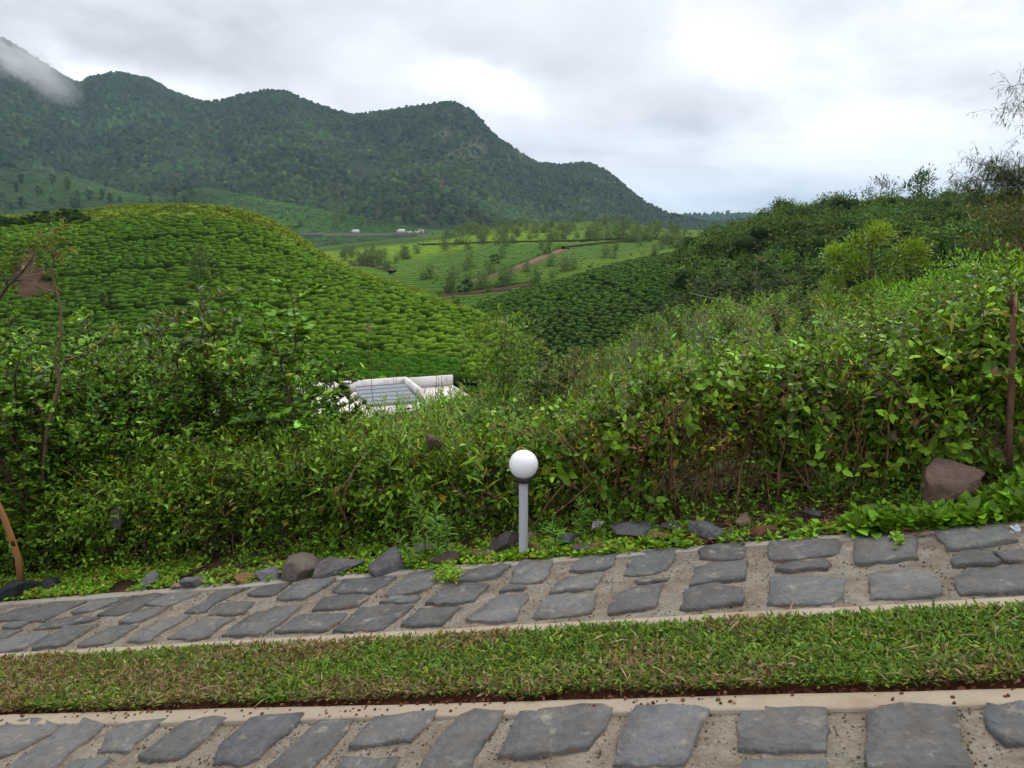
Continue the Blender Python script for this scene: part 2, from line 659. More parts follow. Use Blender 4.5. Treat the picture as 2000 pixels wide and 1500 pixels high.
# ---- hillside of scrub just behind the hedge
C0 = np.array([pl(col_to_s(p, 0.75), 0.75, 0.012) for p in np.clip(PXW, -420, 2420)])
sl = [
    off(loft([[(-500, 1010, 7), (0, 980, 7), (600, 930, 7), (1000, 890, 7), (1400, 800, 7.0), (1700, 740, 6.6), (2000, 690, 6.0), (2540, 610, 6)]] * 2, PXW, 2)[0], -.35),
    off(loft([[(-500, 960, 14), (300, 900, 14), (500, 870, 14), (640, 848, 14), (800, 822, 14), (1000, 800, 14), (1200, 745, 14), (1400, 690, 13), (1700, 630, 12), (2000, 570, 11), (2540, 520, 11)]] * 2, PXW, 2)[0], -.5),
    off(loft([[(-500, 930, 28), (300, 870, 28), (500, 832, 28), (640, 815, 28), (720, 806, 28), (800, 795, 28), (880, 772, 28), (1000, 755, 28), (1200, 695, 28), (1300, 650, 28), (1400, 618, 28), (1700, 590, 26), (2000, 545, 22), (2540, 500, 20)]] * 2, PXW, 2)[0], -.6),
    off(loft([[(-500, 915, 42), (300, 860, 42), (500, 828, 42), (640, 812, 42), (720, 804, 42), (800, 793, 42), (880, 768, 42), (1000, 745, 42), (1150, 695, 42), (1230, 640, 43), (1300, 603, 44), (1400, 580, 45), (1700, 562, 42), (2000, 525, 34), (2540, 480, 30)]] * 2, PXW, 2)[0], -.7),
]
last = sl[-1].copy()
last[:, 1] += 9
last[:, 0] *= 1.18
last[:, 2] -= 9
GS = loft([C0] + sl + [last], PXW, 60)
GS[:, :, 2] += (fbm(GS.reshape(-1, 3) * [.7, .7, 0], 4, 8).reshape(GS.shape[:2]) * 0.25 * np.linspace(0, 1, 60)[:, None] ** .5)
grid_mesh('hillside', GS, M_TERR, (.045, .055, .02))

# ---- rounded tea hill on the left
PXT = np.arange(-420, 1081, 12.0)
crest = [(-420, 450, 118), (-150, 436, 116), (0, 424, 114), (150, 414, 112), (250, 404, 110), (380, 401, 110), (480, 414, 108), (540, 438, 106), (600, 478, 101), (650, 511, 97), (700, 533, 93),
         (780, 557, 88), (860, 587, 84), (930, 611, 80), (1000, 645, 77), (1081, 700, 74)]
edge = [(-420, 470, 104), (-150, 458, 104), (0, 452, 103), (150, 442, 102), (250, 434, 101), (380, 432, 101), (480, 443, 101), (540, 462, 99), (600, 497, 95), (650, 526, 92), (700, 546, 89),
        (780, 568, 85), (860, 596, 81), (930, 619, 77.5), (1000, 652, 75), (1081, 706, 72.5)]
base_ = [(-420, 820, 57), (-150, 805, 57), (300, 790, 56), (700, 765, 56), (900, 748, 58), (1081, 745, 66)]
midc = [(-420, 622, 78), (-150, 612, 78), (0, 606, 78), (250, 590, 77), (480, 585, 77), (600, 600, 75), (700, 625, 73), (800, 640, 71.5), (930, 672, 69.5), (1081, 722, 69)]
e0 = loft([edge, edge], PXT, 2)[0]
cr = loft([crest, crest], PXT, 2)[0]
back1 = off(cr, -3.0, 14)
back2 = off(cr, -22, 45)
GT = loft([base_, midc, e0, cr, back1, back2], PXT, 90, [0, .34, .66, .78, .87, 1])
tv = np.linspace(0, 1, 90)
ct = np.tile(np.array([.008, .014, .005]), (90, len(PXT), 1))
ct[tv > .665] = (.16, .23, .035)
grid_mesh('tea_hill', GT, M_TERR, ct)

# ---- tea slope on the right of the valley
PXR = np.arange(880, 1621, 15.0)
r_top = [(880, 622, 98), (930, 603, 100), (1000, 578, 106), (1050, 566, 110), (1100, 552, 114), (1200, 522, 122), (1300, 502, 132), (1400, 486, 142), (1620, 470, 150)]
r_bot = [(880, 760, 70), (1100, 750, 72), (1400, 720, 76), (1620, 700, 80)]
rt = loft([r_top, r_top], PXR, 2)[0]
rm = 0.5 * (rt + loft([r_bot, r_bot], PXR, 2)[0])
rm[:, 2] += 1.6
GR = loft([r_bot, rm, rt, off(rt, -4, 14), off(rt, -22, 40)], PXR, 60, [0, .4, .75, .87, 1])
grid_mesh('tea_slope', GR, M_TERR, (.030, .036, .013))

# ---- tea fields across the valley
PXM = np.arange(440, 1661, 10.0)
m0 = [(440, 760, 118), (1661, 740, 118)]
m1 = [(440, 608, 170), (860, 588, 170), (1000, 576, 172), (1100, 560, 176), (1661, 525, 190)]
m2 = [(440, 545, 230), (700, 524, 230), (900, 508, 232), (1100, 490, 236), (1250, 482, 240), (1661, 470, 250)]
m3 = [(440, 515, 300), (700, 492, 300), (900, 472, 302), (1100, 458, 306), (1200, 453, 308), (1350, 461, 306), (1661, 462, 306)]
m4 = [(440, 505, 345), (600, 490, 350), (700, 478, 352), (850, 462, 356), (950, 448, 362), (1050, 440, 366), (1150, 436, 368), (1230, 440, 366), (1320, 452, 360), (1661, 462, 350)]
mm4 = loft([m4, m4], PXM, 2)[0]
GM = loft([m0, m1, m2, m3, mm4, off(mm4, -8, 60), off(mm4, -40, 160)], PXM, 90, [0, .2, .42, .62, .78, .88, 1])
GM[:, :, 2] += fbm(GM.reshape(-1, 3) * [.02, .02, 0], 3, 21).reshape(GM.shape[:2]) * 0.7
grid_mesh('tea_fields', GM, M_TERR, (.022, .040, .010))

# ---- far tea land under the mountain, with the road
PXF = np.arange(-500, 1101, 12.5)
f0 = [(-500, 520, 400), (560, 515, 400), (850, 490, 400), (1101, 480, 400)]
f1 = [(-500, 452, 500), (300, 446, 505), (600, 457, 508), (830, 460, 508), (1101, 456, 508)]
f2 = [(-500, 395, 590), (0, 392, 590), (200, 405, 585), (400, 404, 570), (560, 425, 555), (700, 440, 540), (800, 452, 530), (900, 454, 530), (1101, 452, 530)]
f3 = [(-500, 330, 700), (0, 332, 700), (130, 344, 690), (250, 376, 660), (330, 386, 640), (400, 367, 640), (470, 380, 630), (560, 398, 610), (650, 415, 590), (740, 430, 570), (830, 449, 550), (900, 452, 550), (1101, 450, 550)]
ff3 = loft([f3, f3], PXF, 2)[0]
GF = loft([f0, f1, f2, ff3, off(ff3, -6, 60), off(ff3, -50, 200)], PXF, 70, [0, .25, .55, .8, .9, 1])
GF[:, :, 2] += fbm(GF.reshape(-1, 3) * [.012, .012, 0], 3, 22).reshape(GF.shape[:2]) * 1.5
grid_mesh('far_tea_fields', GF, M_TERR, (.028, .05, .018))

# ---- the mountain
PXN = np.arange(-620, 1621, 10.0)
sky = [(-620, -60, 1500), (-300, -30, 1500), (-100, 40, 1500), (-40, 58, 1500), (0, 74, 1500), (40, 97, 1500), (90, 127, 1500), (135, 155, 1500), (165, 165, 1500), (200, 152, 1500), (245, 147, 1500), (290, 152, 1500),
       (340, 180, 1480), (425, 203, 1480), (490, 194, 1460), (550, 189, 1450), (600, 203, 1440), (650, 218, 1430), (700, 225, 1420), (760, 216, 1410), (820, 208, 1400), (880, 199, 1400), (910, 210, 1390),
       (940, 234, 1380), (960, 258, 1370), (1000, 288, 1360), (1060, 318, 1350), (1090, 321, 1340), (1140, 319, 1330), (1180, 333, 1320), (1220, 363, 1310), (1260, 393, 1300), (1300, 413, 1290), (1350, 424, 1280), (1420, 432, 1270), (1621, 445, 1260)]
nt = loft([sky, sky], PXN, 2)[0]
foot = [(-620, 470, 660), (600, 480, 650), (1000, 475, 640), (1621, 470, 640)]
nf = loft([foot, foot], PXN, 2)[0]
GN = loft([nf, nf * .62 + nt * .38 - [0, 0, 16], nf * .28 + nt * .72 - [0, 0, 16], nt, off(nt, -40, 150), off(nt, -240, 600)], PXN, 120, [0, .28, .55, .8, .9, 1])
nv_ = np.linspace(0, 1, 120)
amp = np.interp(nv_, [0, .1, .4, .72, .8, 1], [0, 12, 44, 20, 2, 20])
gul = fbm(np.c_[(GN[:, :, 0] * .0075 + GN[:, :, 1] * .002).ravel(), (GN[:, :, 1] * .0022).ravel()], 4, 31).reshape(GN.shape[:2])
GN[:, :, 2] += gul * amp[:, None]
fine = fbm(GN.reshape(-1, 3) * .03, 4, 33).reshape(GN.shape[:2])
GN[:, :, 2] += fine * 4 * (amp[:, None] > 3)
PN = np.broadcast_to(PXN, GN.shape[:2])
rock = np.clip((fbm(GN.reshape(-1, 3) * [.02, .02, .01], 4, 35).reshape(GN.shape[:2]) + .25) * 3, 0, 1) * np.clip((150 - PN) / 90, 0, 1) * np.clip((nv_[:, None] - .52) / .12, 0, 1)
qx, qy = to_px(GN.reshape(-1, 3))
qx, qy = qx.reshape(GN.shape[:2]), qy.reshape(GN.shape[:2])
front = (nv_[:, None] < .8)
spots = 0
for cx_, cyy_, rx_, ry_ in ((905, 305, 42, 26), (865, 265, 20, 16), (935, 290, 22, 30), (1015, 320, 14, 22), (778, 262, 9, 26)):
    spots = np.maximum(spots, np.exp(-((qx - cx_) / rx_) ** 2 - ((qy - cyy_) / ry_) ** 2))
rock2 = np.clip(spots * 1.5 + fbm(GN.reshape(-1, 3) * [.05, .05, .03], 3, 36).reshape(GN.shape[:2]) * .9 - .35, 0, 1) * front
cn = np.array([.016, .030, .013]) * (1 - rock[:, :, None]) + np.array([.17, .165, .155]) * rock[:, :, None]
cn = cn * (1 - rock2[:, :, None]) + np.array([.075, .068, .038]) * rock2[:, :, None]
grid_mesh('mountain', GN, M_MOUNT, cn)

# ---- far blue ridge on the right
PXE = np.arange(1000, 2201, 20.0)
e1 = [(1000, 455, 2300), (1250, 432, 2300), (1350, 424, 2300), (1420, 421, 2300), (1470, 424, 2300), (1560, 430, 2300), (2201, 440, 2300)]
ee = loft([e1, e1], PXE, 2)[0]
GE = loft([off(ee, -160, -700), off(ee, -60, -300), ee, off(ee, -90, 500)], PXE, 24)
grid_mesh('far_ridge', GE, M_MOUNT, (.034, .06, .022))

# ---- wooded hill on the right
PXH = np.arange(1260, 2541, 20.0)
h0 = [(1260, 800, 74), (1325, 790, 74), (1365, 615, 76), (1700, 600, 72), (2000, 590, 66), (2541, 580, 60)]
h1 = [(1260, 760, 110), (1325, 740, 110), (1365, 520, 112), (1430, 500, 112), (1700, 490, 106), (2000, 470, 100), (2541, 450, 95)]
h2 = [(1260, 700, 150), (1325, 680, 150), (1365, 500, 150), (1420, 472, 150), (1500, 458, 150), (1600, 446, 150), (1750, 436, 150), (2000, 430, 150), (2541, 400, 150)]
hh = loft([h2, h2], PXH, 2)[0]
GH = loft([h0, h1, hh, off(hh, -3, 30), off(hh, -30, 110)], PXH, 50, [0, .35, .7, .82, 1])
grid_mesh('wooded_hill', GH, M_TERR, (.03, .045, .016))

# ------------------------------------------------------------------ mortar beds of the two tracks and their concrete edges


def strip(name, s0, s1, t0, t1, h, mat, col, ns, ntt, amp_=0.0, seed=1, wob=0.0, parent=None, skirt=0.10):
    s = np.linspace(s0, s1, ns)
    t = np.linspace(0, 1, ntt)
    S, T_ = np.meshgrid(s, t)
    wv0 = wob * fbm(np.c_[s * 1.7, s * 0], 3, seed + 5)
    wv1 = wob * fbm(np.c_[s * 1.7, s * 0 + 9], 3, seed + 6)
    TT = (t0 + wv0)[None, :] * (1 - T_) + (t1 + wv1)[None, :] * T_
    Hh = h + amp_ * fbm(np.c_[S.ravel() * 14, TT.ravel() * 14], 4, seed, .75).reshape(S.shape)
    G = pl(S, TT, Hh)
    lo, hi = G[0] - NV * skirt, G[-1] - NV * skirt
    G = np.concatenate([lo[None], G, hi[None]])
    o = grid_mesh(name, G, mat, col, kind=None, bvh=False, smooth=True)
    if parent is not None:
        o.parent = parent
    return o


S0, S1 = -4.6, 9.0
up_path = strip('upper_paved_track', S0, S1, -0.885, -0.13, 0.0, M_MORTAR, (.31, .272, .22), 760, 44, .010, 3)
tag(up_path, kind='structure')
lo_path = strip('lower_paved_track', S0, S1, -2.35, -1.50, 0.0, M_MORTAR, (.32, .278, .22), 760, 44, .010, 4)
tag(lo_path, kind='structure')
strip('concrete_edge', S0, S1, -0.155, -0.085, 0.010, M_KERB, (.30, .275, .235), 300, 5, .004, 5, .012, up_path)
strip('concrete_edge', S0, S1, -0.918, -0.845, 0.010, M_KERB, (.35, .295, .225), 300, 5, .003, 6, .006, up_path)
strip('concrete_edge', S0, S1, -1.545, -1.458, 0.012, M_KERB, (.31, .26, .195), 300, 5, .003, 7, .006, lo_path)

Z1 = (0, 1130, .25)
Z2 = (400, 1080, .25)
Z3 = (800, 1060, .25)
Z4 = (1200, 1020, .25)
Z5 = (1500, 1000, .25)
Z6 = (0, 1370, .35)
Z7 = (650, 1350, .35)
Z8 = (1300, 1350, .35)
UP = [
 (Z1, [(-60,330),(0,300),(130,255),(320,215),(215,295),(110,335),(0,340)]),
 (Z1, [(135,335),(260,265),(400,205),(670,192),(560,240),(400,315),(350,340),(215,345)]),
 (Z1, [(560,275),(690,215),(760,185),(965,165),(900,200),(800,240),(690,270)]),
 (Z1, [(770,295),(900,215),(1050,150),(1275,132),(1180,185),(1050,260),(960,285),(870,300)]),
 (Z1, [(1130,215),(1250,160),(1400,128),(1560,120),(1450,170),(1300,225)]),
 (Z1, [(1450,275),(1600,190),(1690,110),(1950,80),(1850,120),(1690,195),(1600,270)]),
 (Z1, [(20,395),(100,350),(240,345),(170,390),(120,402)]),
 (Z1, [(270,405),(400,340),(560,305),(780,318),(700,350),(580,360),(460,395)]),
 (Z1, [(930,360),(1000,310),(1110,260),(1310,240),(1220,290),(1110,345),(1020,358)]),
 (Z1, [(1640,285),(1720,215),(1960,195),(1990,200),(1900,280),(1820,295),(1700,290)]),
 (Z1, [(-120,420),(180,412),(60,470),(0,490),(-150,500)]),
 (Z1, [(-60,505),(150,450),(400,440),(300,500),(190,560),(100,575),(-80,590)]),
 (Z1, [(250,560),(440,440),(520,385),(770,375),(650,450),(510,530),(400,545)]),
 (Z1, [(610,535),(720,460),(870,390),(1080,380),(960,450),(860,510),(720,530)]),
 (Z1, [(990,505),(1130,410),(1260,330),(1480,305),(1360,380),(1250,440),(1190,490),(1100,505)]),
 (Z1, [(1310,480),(1450,400),(1560,340),(1830,325),(1700,400),(1640,470),(1480,490)]),
 (Z2, [(150,655),(330,520),(560,440),(750,425),(640,530),(470,645),(320,655)]),
 (Z2, [(340,340),(420,290),(680,245),(590,310),(500,350),(400,345)]),
 (Z2, [(570,370),(720,260),(800,235),(1030,215),(930,280),(780,365),(660,375)]),
 (Z2, [(1000,315),(1090,230),(1200,215),(1490,200),(1420,255),(1310,315),(1150,320)]),
 (Z2, [(1415,345),(1590,180),(1820,155),(1830,190),(1800,240),(1700,310),(1560,330)]),
 (Z2, [(840,460),(920,375),(1050,345),(1290,350),(1190,420),(1060,450)]),
 (Z2, [(1370,405),(1460,360),(1690,355),(1650,395),(1500,405)]),
 (Z3, [(135,495),(250,380),(370,345),(590,330),(620,340),(500,470),(350,490),(220,497)]),
 (Z2, [(550,635),(740,500),(1110,485),(1030,560),(920,630),(760,620)]),
 (Z2, [(1010,615),(1240,450),(1380,420),(1630,425),(1530,500),(1390,605),(1200,610)]),
 (Z2, [(1540,585),(1680,455),(1990,440),(1900,530),(1850,570),(1700,585)]),
 (Z3, [(360,315),(480,240),(600,195),(790,190),(720,260),(640,290),(500,310)]),
 (Z3, [(780,330),(860,180),(900,155),(1130,150),(1080,260),(1030,315),(900,325)]),
 (Z3, [(1250,230),(1300,160),(1370,125),(1620,105),(1590,180),(1530,215),(1350,235)]),
 (Z3, [(705,400),(780,345),(910,355),(890,380),(800,385)]),
 (Z3, [(1105,405),(1170,310),(1240,285),(1440,250),(1520,255),(1440,370),(1300,385),(1180,395)]),
 (Z3, [(450,615),(640,470),(720,425),(920,415),(910,470),(840,560),(830,620),(640,630)]),
 (Z3, [(970,590),(1050,470),(1130,425),(1460,410),(1450,470),(1420,560),(1300,580),(1100,600)]),
 (Z3, [(1550,560),(1600,430),(1720,375),(1980,340),(1960,400),(1920,510),(1840,530),(1700,545)]),
 (Z4, [(90,420),(130,270),(230,240),(495,215),(470,290),(410,370),(330,405),(140,430)]),
 (Z4, [(670,290),(670,240),(730,205),(1020,180),(1010,270),(960,305),(850,310)]),
 (Z4, [(1220,300),(1220,175),(1380,165),(1450,150),(1745,148),(1750,250),(1600,280),(1450,300),(1270,318)]),
 (Z4, [(170,475),(240,455),(440,440),(400,470),(250,485)]),
 (Z4, [(600,500),(640,380),(760,340),(1040,325),(1020,460),(850,480),(700,490)]),
 (Z4, [(1260,385),(1310,350),(1420,330),(1640,318),(1690,345),(1650,380),(1500,390),(1350,400)]),
 (Z4, [(520,690),(550,560),(620,520),(800,490),(990,530),(1000,650),(850,670),(650,690)]),
 (Z4, [(1205,660),(1235,450),(1350,435),(1520,440),(1810,450),(1780,600),(1700,635),(1500,650)]),
 (Z5, [(690,410),(685,190),(800,170),(1120,170),(1150,240),(1165,375),(1020,390),(850,410),(730,425)]),
 (Z5, [(1400,310),(1325,180),(1380,140),(1600,130),(1840,125),(1940,240),(1800,260),(1600,290),(1500,310)]),
 (Z5, [(1455,435),(1450,360),(1560,330),(1730,330),(1820,410),(1650,425)]),
 (Z5, [(1770,335),(1850,315),(2100,310),(2120,400),(1840,410)]),
 (Z5, [(810,690),(800,520),(850,490),(1050,470),(1250,490),(1340,560),(1350,650),(1300,670),(1050,690),(930,690)]),
 (Z5, [(1510,665),(1480,510),(1500,490),(1800,460),(2100,440),(2130,630),(1800,640),(1700,645)]),
]
LOW = [
 (Z6, [(-60,330),(0,165),(60,125),(170,108),(280,125),(330,160),(230,220),(100,290),(0,322)]),
 (Z6, [(60,371),(240,240),(370,130),(480,108),(580,140),(500,220),(380,310),(290,390),(60,420)]),
 (Z6, [(570,270),(600,195),(700,130),(930,108),(850,180),(760,240),(710,285),(620,280)]),
 (Z6, [(780,330),(900,230),(1050,130),(1130,108),(1260,110),(1170,200),(1040,310),(990,335)]),
 (Z6, [(1205,350),(1230,270),(1330,180),(1400,110),(1690,90),(1600,190),(1450,320),(1350,365),(1280,350)]),
 (Z6, [(1500,380),(1600,290),(1760,140),(1820,110),(1980,95),(1930,190),(1830,300),(1740,385),(1600,395)]),
 (Z6, [(330,430),(420,345),(620,335),(520,430)]),
 (Z7, [(100,320),(170,230),(240,160),(580,125),(520,210),(430,300),(370,290),(250,310)]),
 (Z7, [(490,440),(600,270),(720,160),(800,125),(960,130),(900,230),(850,290),(770,445),(620,450)]),
 (Z7, [(935,375),(1000,250),(1050,130),(1200,108),(1500,95),(1560,110),(1500,230),(1420,330),(1290,355),(1050,380)]),
 (Z7, [(1575,420),(1590,380),(1640,200),(1700,115),(1960,108),(2090,130),(2040,250),(1990,370),(1960,410),(1700,425)]),
 (Z7, [(0,470),(70,380),(370,375),(300,470)]),
 (Z8, [(410,335),(435,130),(560,105),(740,105),(890,115),(905,230),(890,340),(700,345)]),
 (Z8, [(1150,470),(1130,150),(1200,105),(1320,90),(1630,100),(1645,280),(1690,370),(1720,470),(1400,480)]),
 (Z8, [(1785,100),(2100,90),(2160,320),(1900,310),(1830,260),(1795,210)]),
 (Z8, [(390,480),(440,410),(900,405),(930,480)]),
]


def stone_mesh(poly, rng):
    """flat-topped, slightly domed dressed stone from its outline on the drive (s,t)"""
    P = np.array(poly)
    c = P.mean(0)
    O = []
    for i in range(len(P)):
        A, B_ = P[i], P[(i + 1) % len(P)]
        k = 2 if np.linalg.norm(B_ - A) > .05 else 1
        k = 3 if np.linalg.norm(B_ - A) > .13 else k
        for j in range(k):
            O.append(A + (B_ - A) * j / k + (rng.normal(0, .0055, 2) if j else rng.normal(0, .003, 2)))
    O = np.array(O)
    n = len(O)
    h0 = rng.uniform(.012, .020)
    tilt = rng.normal(0, .012, 2)
    rings = []
    for k, (f, h) in enumerate(((1.05, -.03), (1.035, h0 * .6), (1.012, h0), (.55, h0))):
        R_ = c + (O - c) * f
        hh_ = h + (R_ - c) @ tilt * (k > 0) + rng.normal(0, .0024, n) * (k > 0)
        rings.append(pl(R_[:, 0], R_[:, 1], hh_))
    V = np.r_[np.concatenate(rings), pl(c[0], c[1], h0)[None]]
    T = []
    for k in range(3):
        for j in range(n):
            a, b_ = k * n + j, k * n + (j + 1) % n
            T += [[a, b_, b_ + n], [a, b_ + n, a + n]]
    for j in range(n):
        T.append([3 * n + j, 3 * n + (j + 1) % n, 4 * n])
    # make faces look up
    T = np.array(T)
    nn = np.cross(V[T[-1][1]] - V[T[-1][0]], V[T[-1][2]] - V[T[-1][0]])
    if nn @ NV < 0:
        T = T[:, ::-1]
    return V, T


def lay(lst, parent, rng):
    for (ox, oy, sc_), poly in lst:
        st = [px_st(ox + x * sc_, oy + y * sc_) for x, y in poly]
        V, T = stone_mesh(st, rng)
        g = rng.uniform(.78, 1.22)
        base = np.array([.128, .131, .131]) * g * (1 + rng.normal(0, .018, 3))
        b = MB()
        cc = np.tile(base, (len(V), 1))
        low = rng.random(len(V)) < .25
        cc[low] *= np.array([1.12, 1.02, .92])
        n = (len(V) - 1) // 4
        ed = np.zeros(len(V), bool)
        ed[:2 * n] = rng.random(2 * n) < .35
        cc[ed] = cc[ed] * .5 + np.array([.20, .12, .07]) * .5
        b.add(V, T, cc)
        b.obj('paving_stone', M_STONE, parent, smooth=False)


lay(UP, up_path, np.random.default_rng(5))
lay(LOW, lo_path, np.random.default_rng(6))
# further courses beyond the frame, so the tracks go on to either side
rx = np.random.default_rng(8)
for (sa, sb, par, t_a, t_b, rows) in ((-4.5, -2.75, up_path, -.83, -.17, 3), (4.3, 8.8, up_path, -.83, -.17, 3), (-4.5, -2.45, lo_path, -2.3, -1.58, 3), (2.6, 8.8, lo_path, -2.3, -1.58, 3)):
    for r_ in range(rows):
        ta = t_a + (t_b - t_a) * r_ / rows + .02
        tb = t_a + (t_b - t_a) * (r_ + 1) / rows - .02
        s = sa + rx.uniform(0, .1)
        while s < sb - .2:
            w = rx.uniform(.17, .27)
            V, T = stone_mesh([(s, ta), (s + w, ta + rx.normal(0, .01)), (s + w + rx.normal(0, .01), tb), (s + rx.normal(0, .01), tb)], rx)
            b = MB()
            b.add(V, T, np.array([.128, .131, .131]) * rx.uniform(.85, 1.15))
            b.obj('paving_stone', M_STONE, par)
            s += w + rx.uniform(.04, .08)
# lower track: two more rows towards the camera
for r_ in range(2):
    s = -2.3
    while s < 2.4:
        w = rx.uniform(.17, .27)
        ta, tb = -2.33 + r_ * .25, -2.12 + r_ * .25
        V, T = stone_mesh([(s, ta), (s + w, ta), (s + w, tb), (s, tb)], rx)
        if tb < -1.95:
            b = MB()
            b.add(V, T, np.array([.128, .131, .131]) * rx.uniform(.85, 1.15))
            b.obj('paving_stone', M_STONE, lo_path)
        s += w + .06
# ------------------------------------------------------------------ sprigs: small templates that are scattered


def sprig(rng, pairs, length, leaf, wid, temp, elev, cols, wts, twig=(.10, .075, .03), tw=.0022, bend=.25, start=.15, jit=.2):
    mb = MB()
    n = 3
    z = np.linspace(0, length, n)
    bx_, by_ = rng.normal(0, bend, 2)
    pts = np.c_[bx_ * z**2 / length, by_ * z**2 / length, z]
    tube(mb, pts, np.linspace(tw, tw * .4, n), np.array(twig), 3, cap=False)
    P, D, S = [], [], []
    for i in range(pairs):
        f = start + (1 - start) * i / max(pairs - 1, 1)
        p = np.array([np.interp(f * length, z, pts[:, k]) for k in range(3)])
        az = i * 1.57 + rng.uniform(-.4, .4)
        for k in range(2):
            e = math.radians(elev) + rng.normal(0, .25) + (.5 if i == pairs - 1 else 0)
            a = az + k * math.pi + rng.normal(0, .25)
            D.append([math.cos(a) * math.cos(e), math.sin(a) * math.cos(e), math.sin(e)])
            P.append(p)
            S.append(leaf * rng.uniform(.6, 1.15) * (1 - .35 * max(0, f - .75) / .25))
    add_leaves(mb, P, np.array(D), np.array(S), wid, pal(len(P), cols, wts, rng, jit), temp, rng=rng)
    return mb.arrays()


def rosette(rng, n, leaf, wid, temp, elev, cols, wts, h=.02):
    mb = MB()
    a = rng.uniform(0, 6.28, n)
    e = np.radians(elev) + rng.normal(0, .3, n)
    P = np.c_[np.cos(a) * leaf * .2, np.sin(a) * leaf * .2, rng.uniform(0, h, n)]
    D = np.c_[np.cos(a) * np.cos(e), np.sin(a) * np.cos(e), np.sin(e)]
    add_leaves(mb, P, D, leaf * rng.uniform(.55, 1.15, n), wid, pal(n, cols, wts, rng), temp, rng=rng)
    return mb.arrays()


r3 = np.random.default_rng(33)
GW = ((G_MID, G_BRI, G_DRK, G_YEL, BROWN), (5, 3, 2.2, .55, .5))
SP_BROAD = [sprig(r3, 6, .24, .058, .95, LEAF8, 25, *GW) for _ in range(7)]
SP_SMALL = [sprig(r3, 6, .20, .044, .95, LEAF4, 30, *GW) for _ in range(7)]
SP_LANCE = [sprig(r3, 8, .26, .085, .36, LEAF4, 40, *GW) for _ in range(5)]
SP_FAR = [sprig(r3, 6, .5, .17, .75, LEAF4, 30, *GW, tw=.004) for _ in range(8)]
SP_FARL = [sprig(r3, 8, .6, .20, .36, LEAF2, 50, (G_MID, G_BRI, G_YEL, DRY), (4, 4, 2.5, .7), tw=.003, twig=(.12, .14, .04)) for _ in range(6)]
SP_BRN = [sprig(r3, 6, .4, .10, .6, LEAF2, 40, (BROWN, DRY, REDL, G_YEL), (3, 2, 1, 1), twig=BROWN) for _ in range(4)]
RO_SM = [rosette(r3, 9, .035, 1.1, LEAF4, 25, (G_MID, G_BRI, G_YEL), (3, 3, .7)) for _ in range(6)]
RO_BIG = [rosette(r3, 9, .07, 1.15, LEAF8, 30, (G_MID, G_BRI), (3, 3), .05) for _ in range(5)]

# ------------------------------------------------------------------ hedge along the verge
hx = [-300, 0, 150, 300, 450, 600, 720, 800, 900, 1000, 1100, 1200, 1300, 1400, 1500, 1600, 1700, 1800, 1900, 2000, 2300]
hy = [985, 985, 955, 925, 900, 890, 885, 872, 862, 872, 850, 805, 762, 742, 748, 748, 728, 700, 655, 600, 540]
HT = 0.62


def hedge_h(px, t):
    """height of the hedge top above the drive plane's z there"""
    s = col_to_s(px, HT)
    b_ = pl(s, HT)
    y = np.interp(px, hx, hy)
    return np.array([at(p, q, Y + .3)[2] for p, q, Y in zip(px, y, b_[:, 1])]) - b_[:, 2]


rh = np.random.default_rng(41)
hedge = thing('hedge', 'long untrimmed hedge of leafy climbers and cut stems behind the paved track', 'hedge', tuple(pl(0, .7)))
hl = np.array(hedge.location)
mb = MB()
N = 8200
px_ = rh.uniform(-260, 2260, N)
topw = rh.random(N)
hh_ = hedge_h(px_, HT)
ishigh = topw < .42
fr = np.where(ishigh, rh.uniform(.86, 1.06, N), rh.uniform(.02, .95, N) ** .9)
right = np.clip((px_ - 1000) / 150, 0, 1)
ss = col_to_s(px_, HT)
dark_t = np.where(ishigh, rh.uniform(.45, 1.25, N), .48 + np.abs(rh.normal(0, .13, N)) + .07 * (1 - fr))
hole = fbm(np.c_[ss * 4.2, fr * 3.2, dark_t * 2], 3, 47)
keep = (hole > -.12 - .14 * ishigh - .06 * (1 - right)) & (ishigh | (rh.random(N) < np.where(fr < .7, 1 - .50 * right, 1 - .20 * right)))
lump = fbm(np.c_[ss * 2.2, fr * 3.0], 3, 44)
P = pl(ss + rh.normal(0, .03, N), dark_t - lump * .13)
P[:, 2] += hh_ * fr * (1 + .10 * fbm(np.c_[ss * 3.1, dark_t * 3], 3, 45)) - .04
P = P[keep]
n = len(P)
out = np.tile(-QV, (n, 1)) * rh.uniform(.2, 1.1, (n, 1)) * (~ishigh[keep])[:, None] + np.array([0, 0, 1]) * rh.uniform(.1, 1.2, (n, 1)) + rh.normal(0, .45, (n, 3))
R_ = basis(out, rh.normal(0, 1, (n, 3)))
R_ = R_[:, :, [2, 0, 1]]          # template axis is +Z
tn = pal(n, [(1, 1, 1), (1.15, 1.1, .8), (.8, .9, 1)], (3, 1, 2), rh, .2)
tn *= (1.12 + .75 * np.clip(fbm(np.c_[ss * 1.5, fr * 1.5, dark_t * 2], 3, 46), -.45, .7))[keep][:, None]
big = np.clip((px_[keep] - 900) / 300, 0, 1) > rh.random(n)
scatter(mb, SP_BROAD, P[big] - hl, R_[big], rh.uniform(.55, 1.35, big.sum()), tn[big], rh)
scatter(mb, SP_SMALL, P[~big] - hl, R_[~big], rh.uniform(.7, 1.6, (~big).sum()), tn[~big], rh)
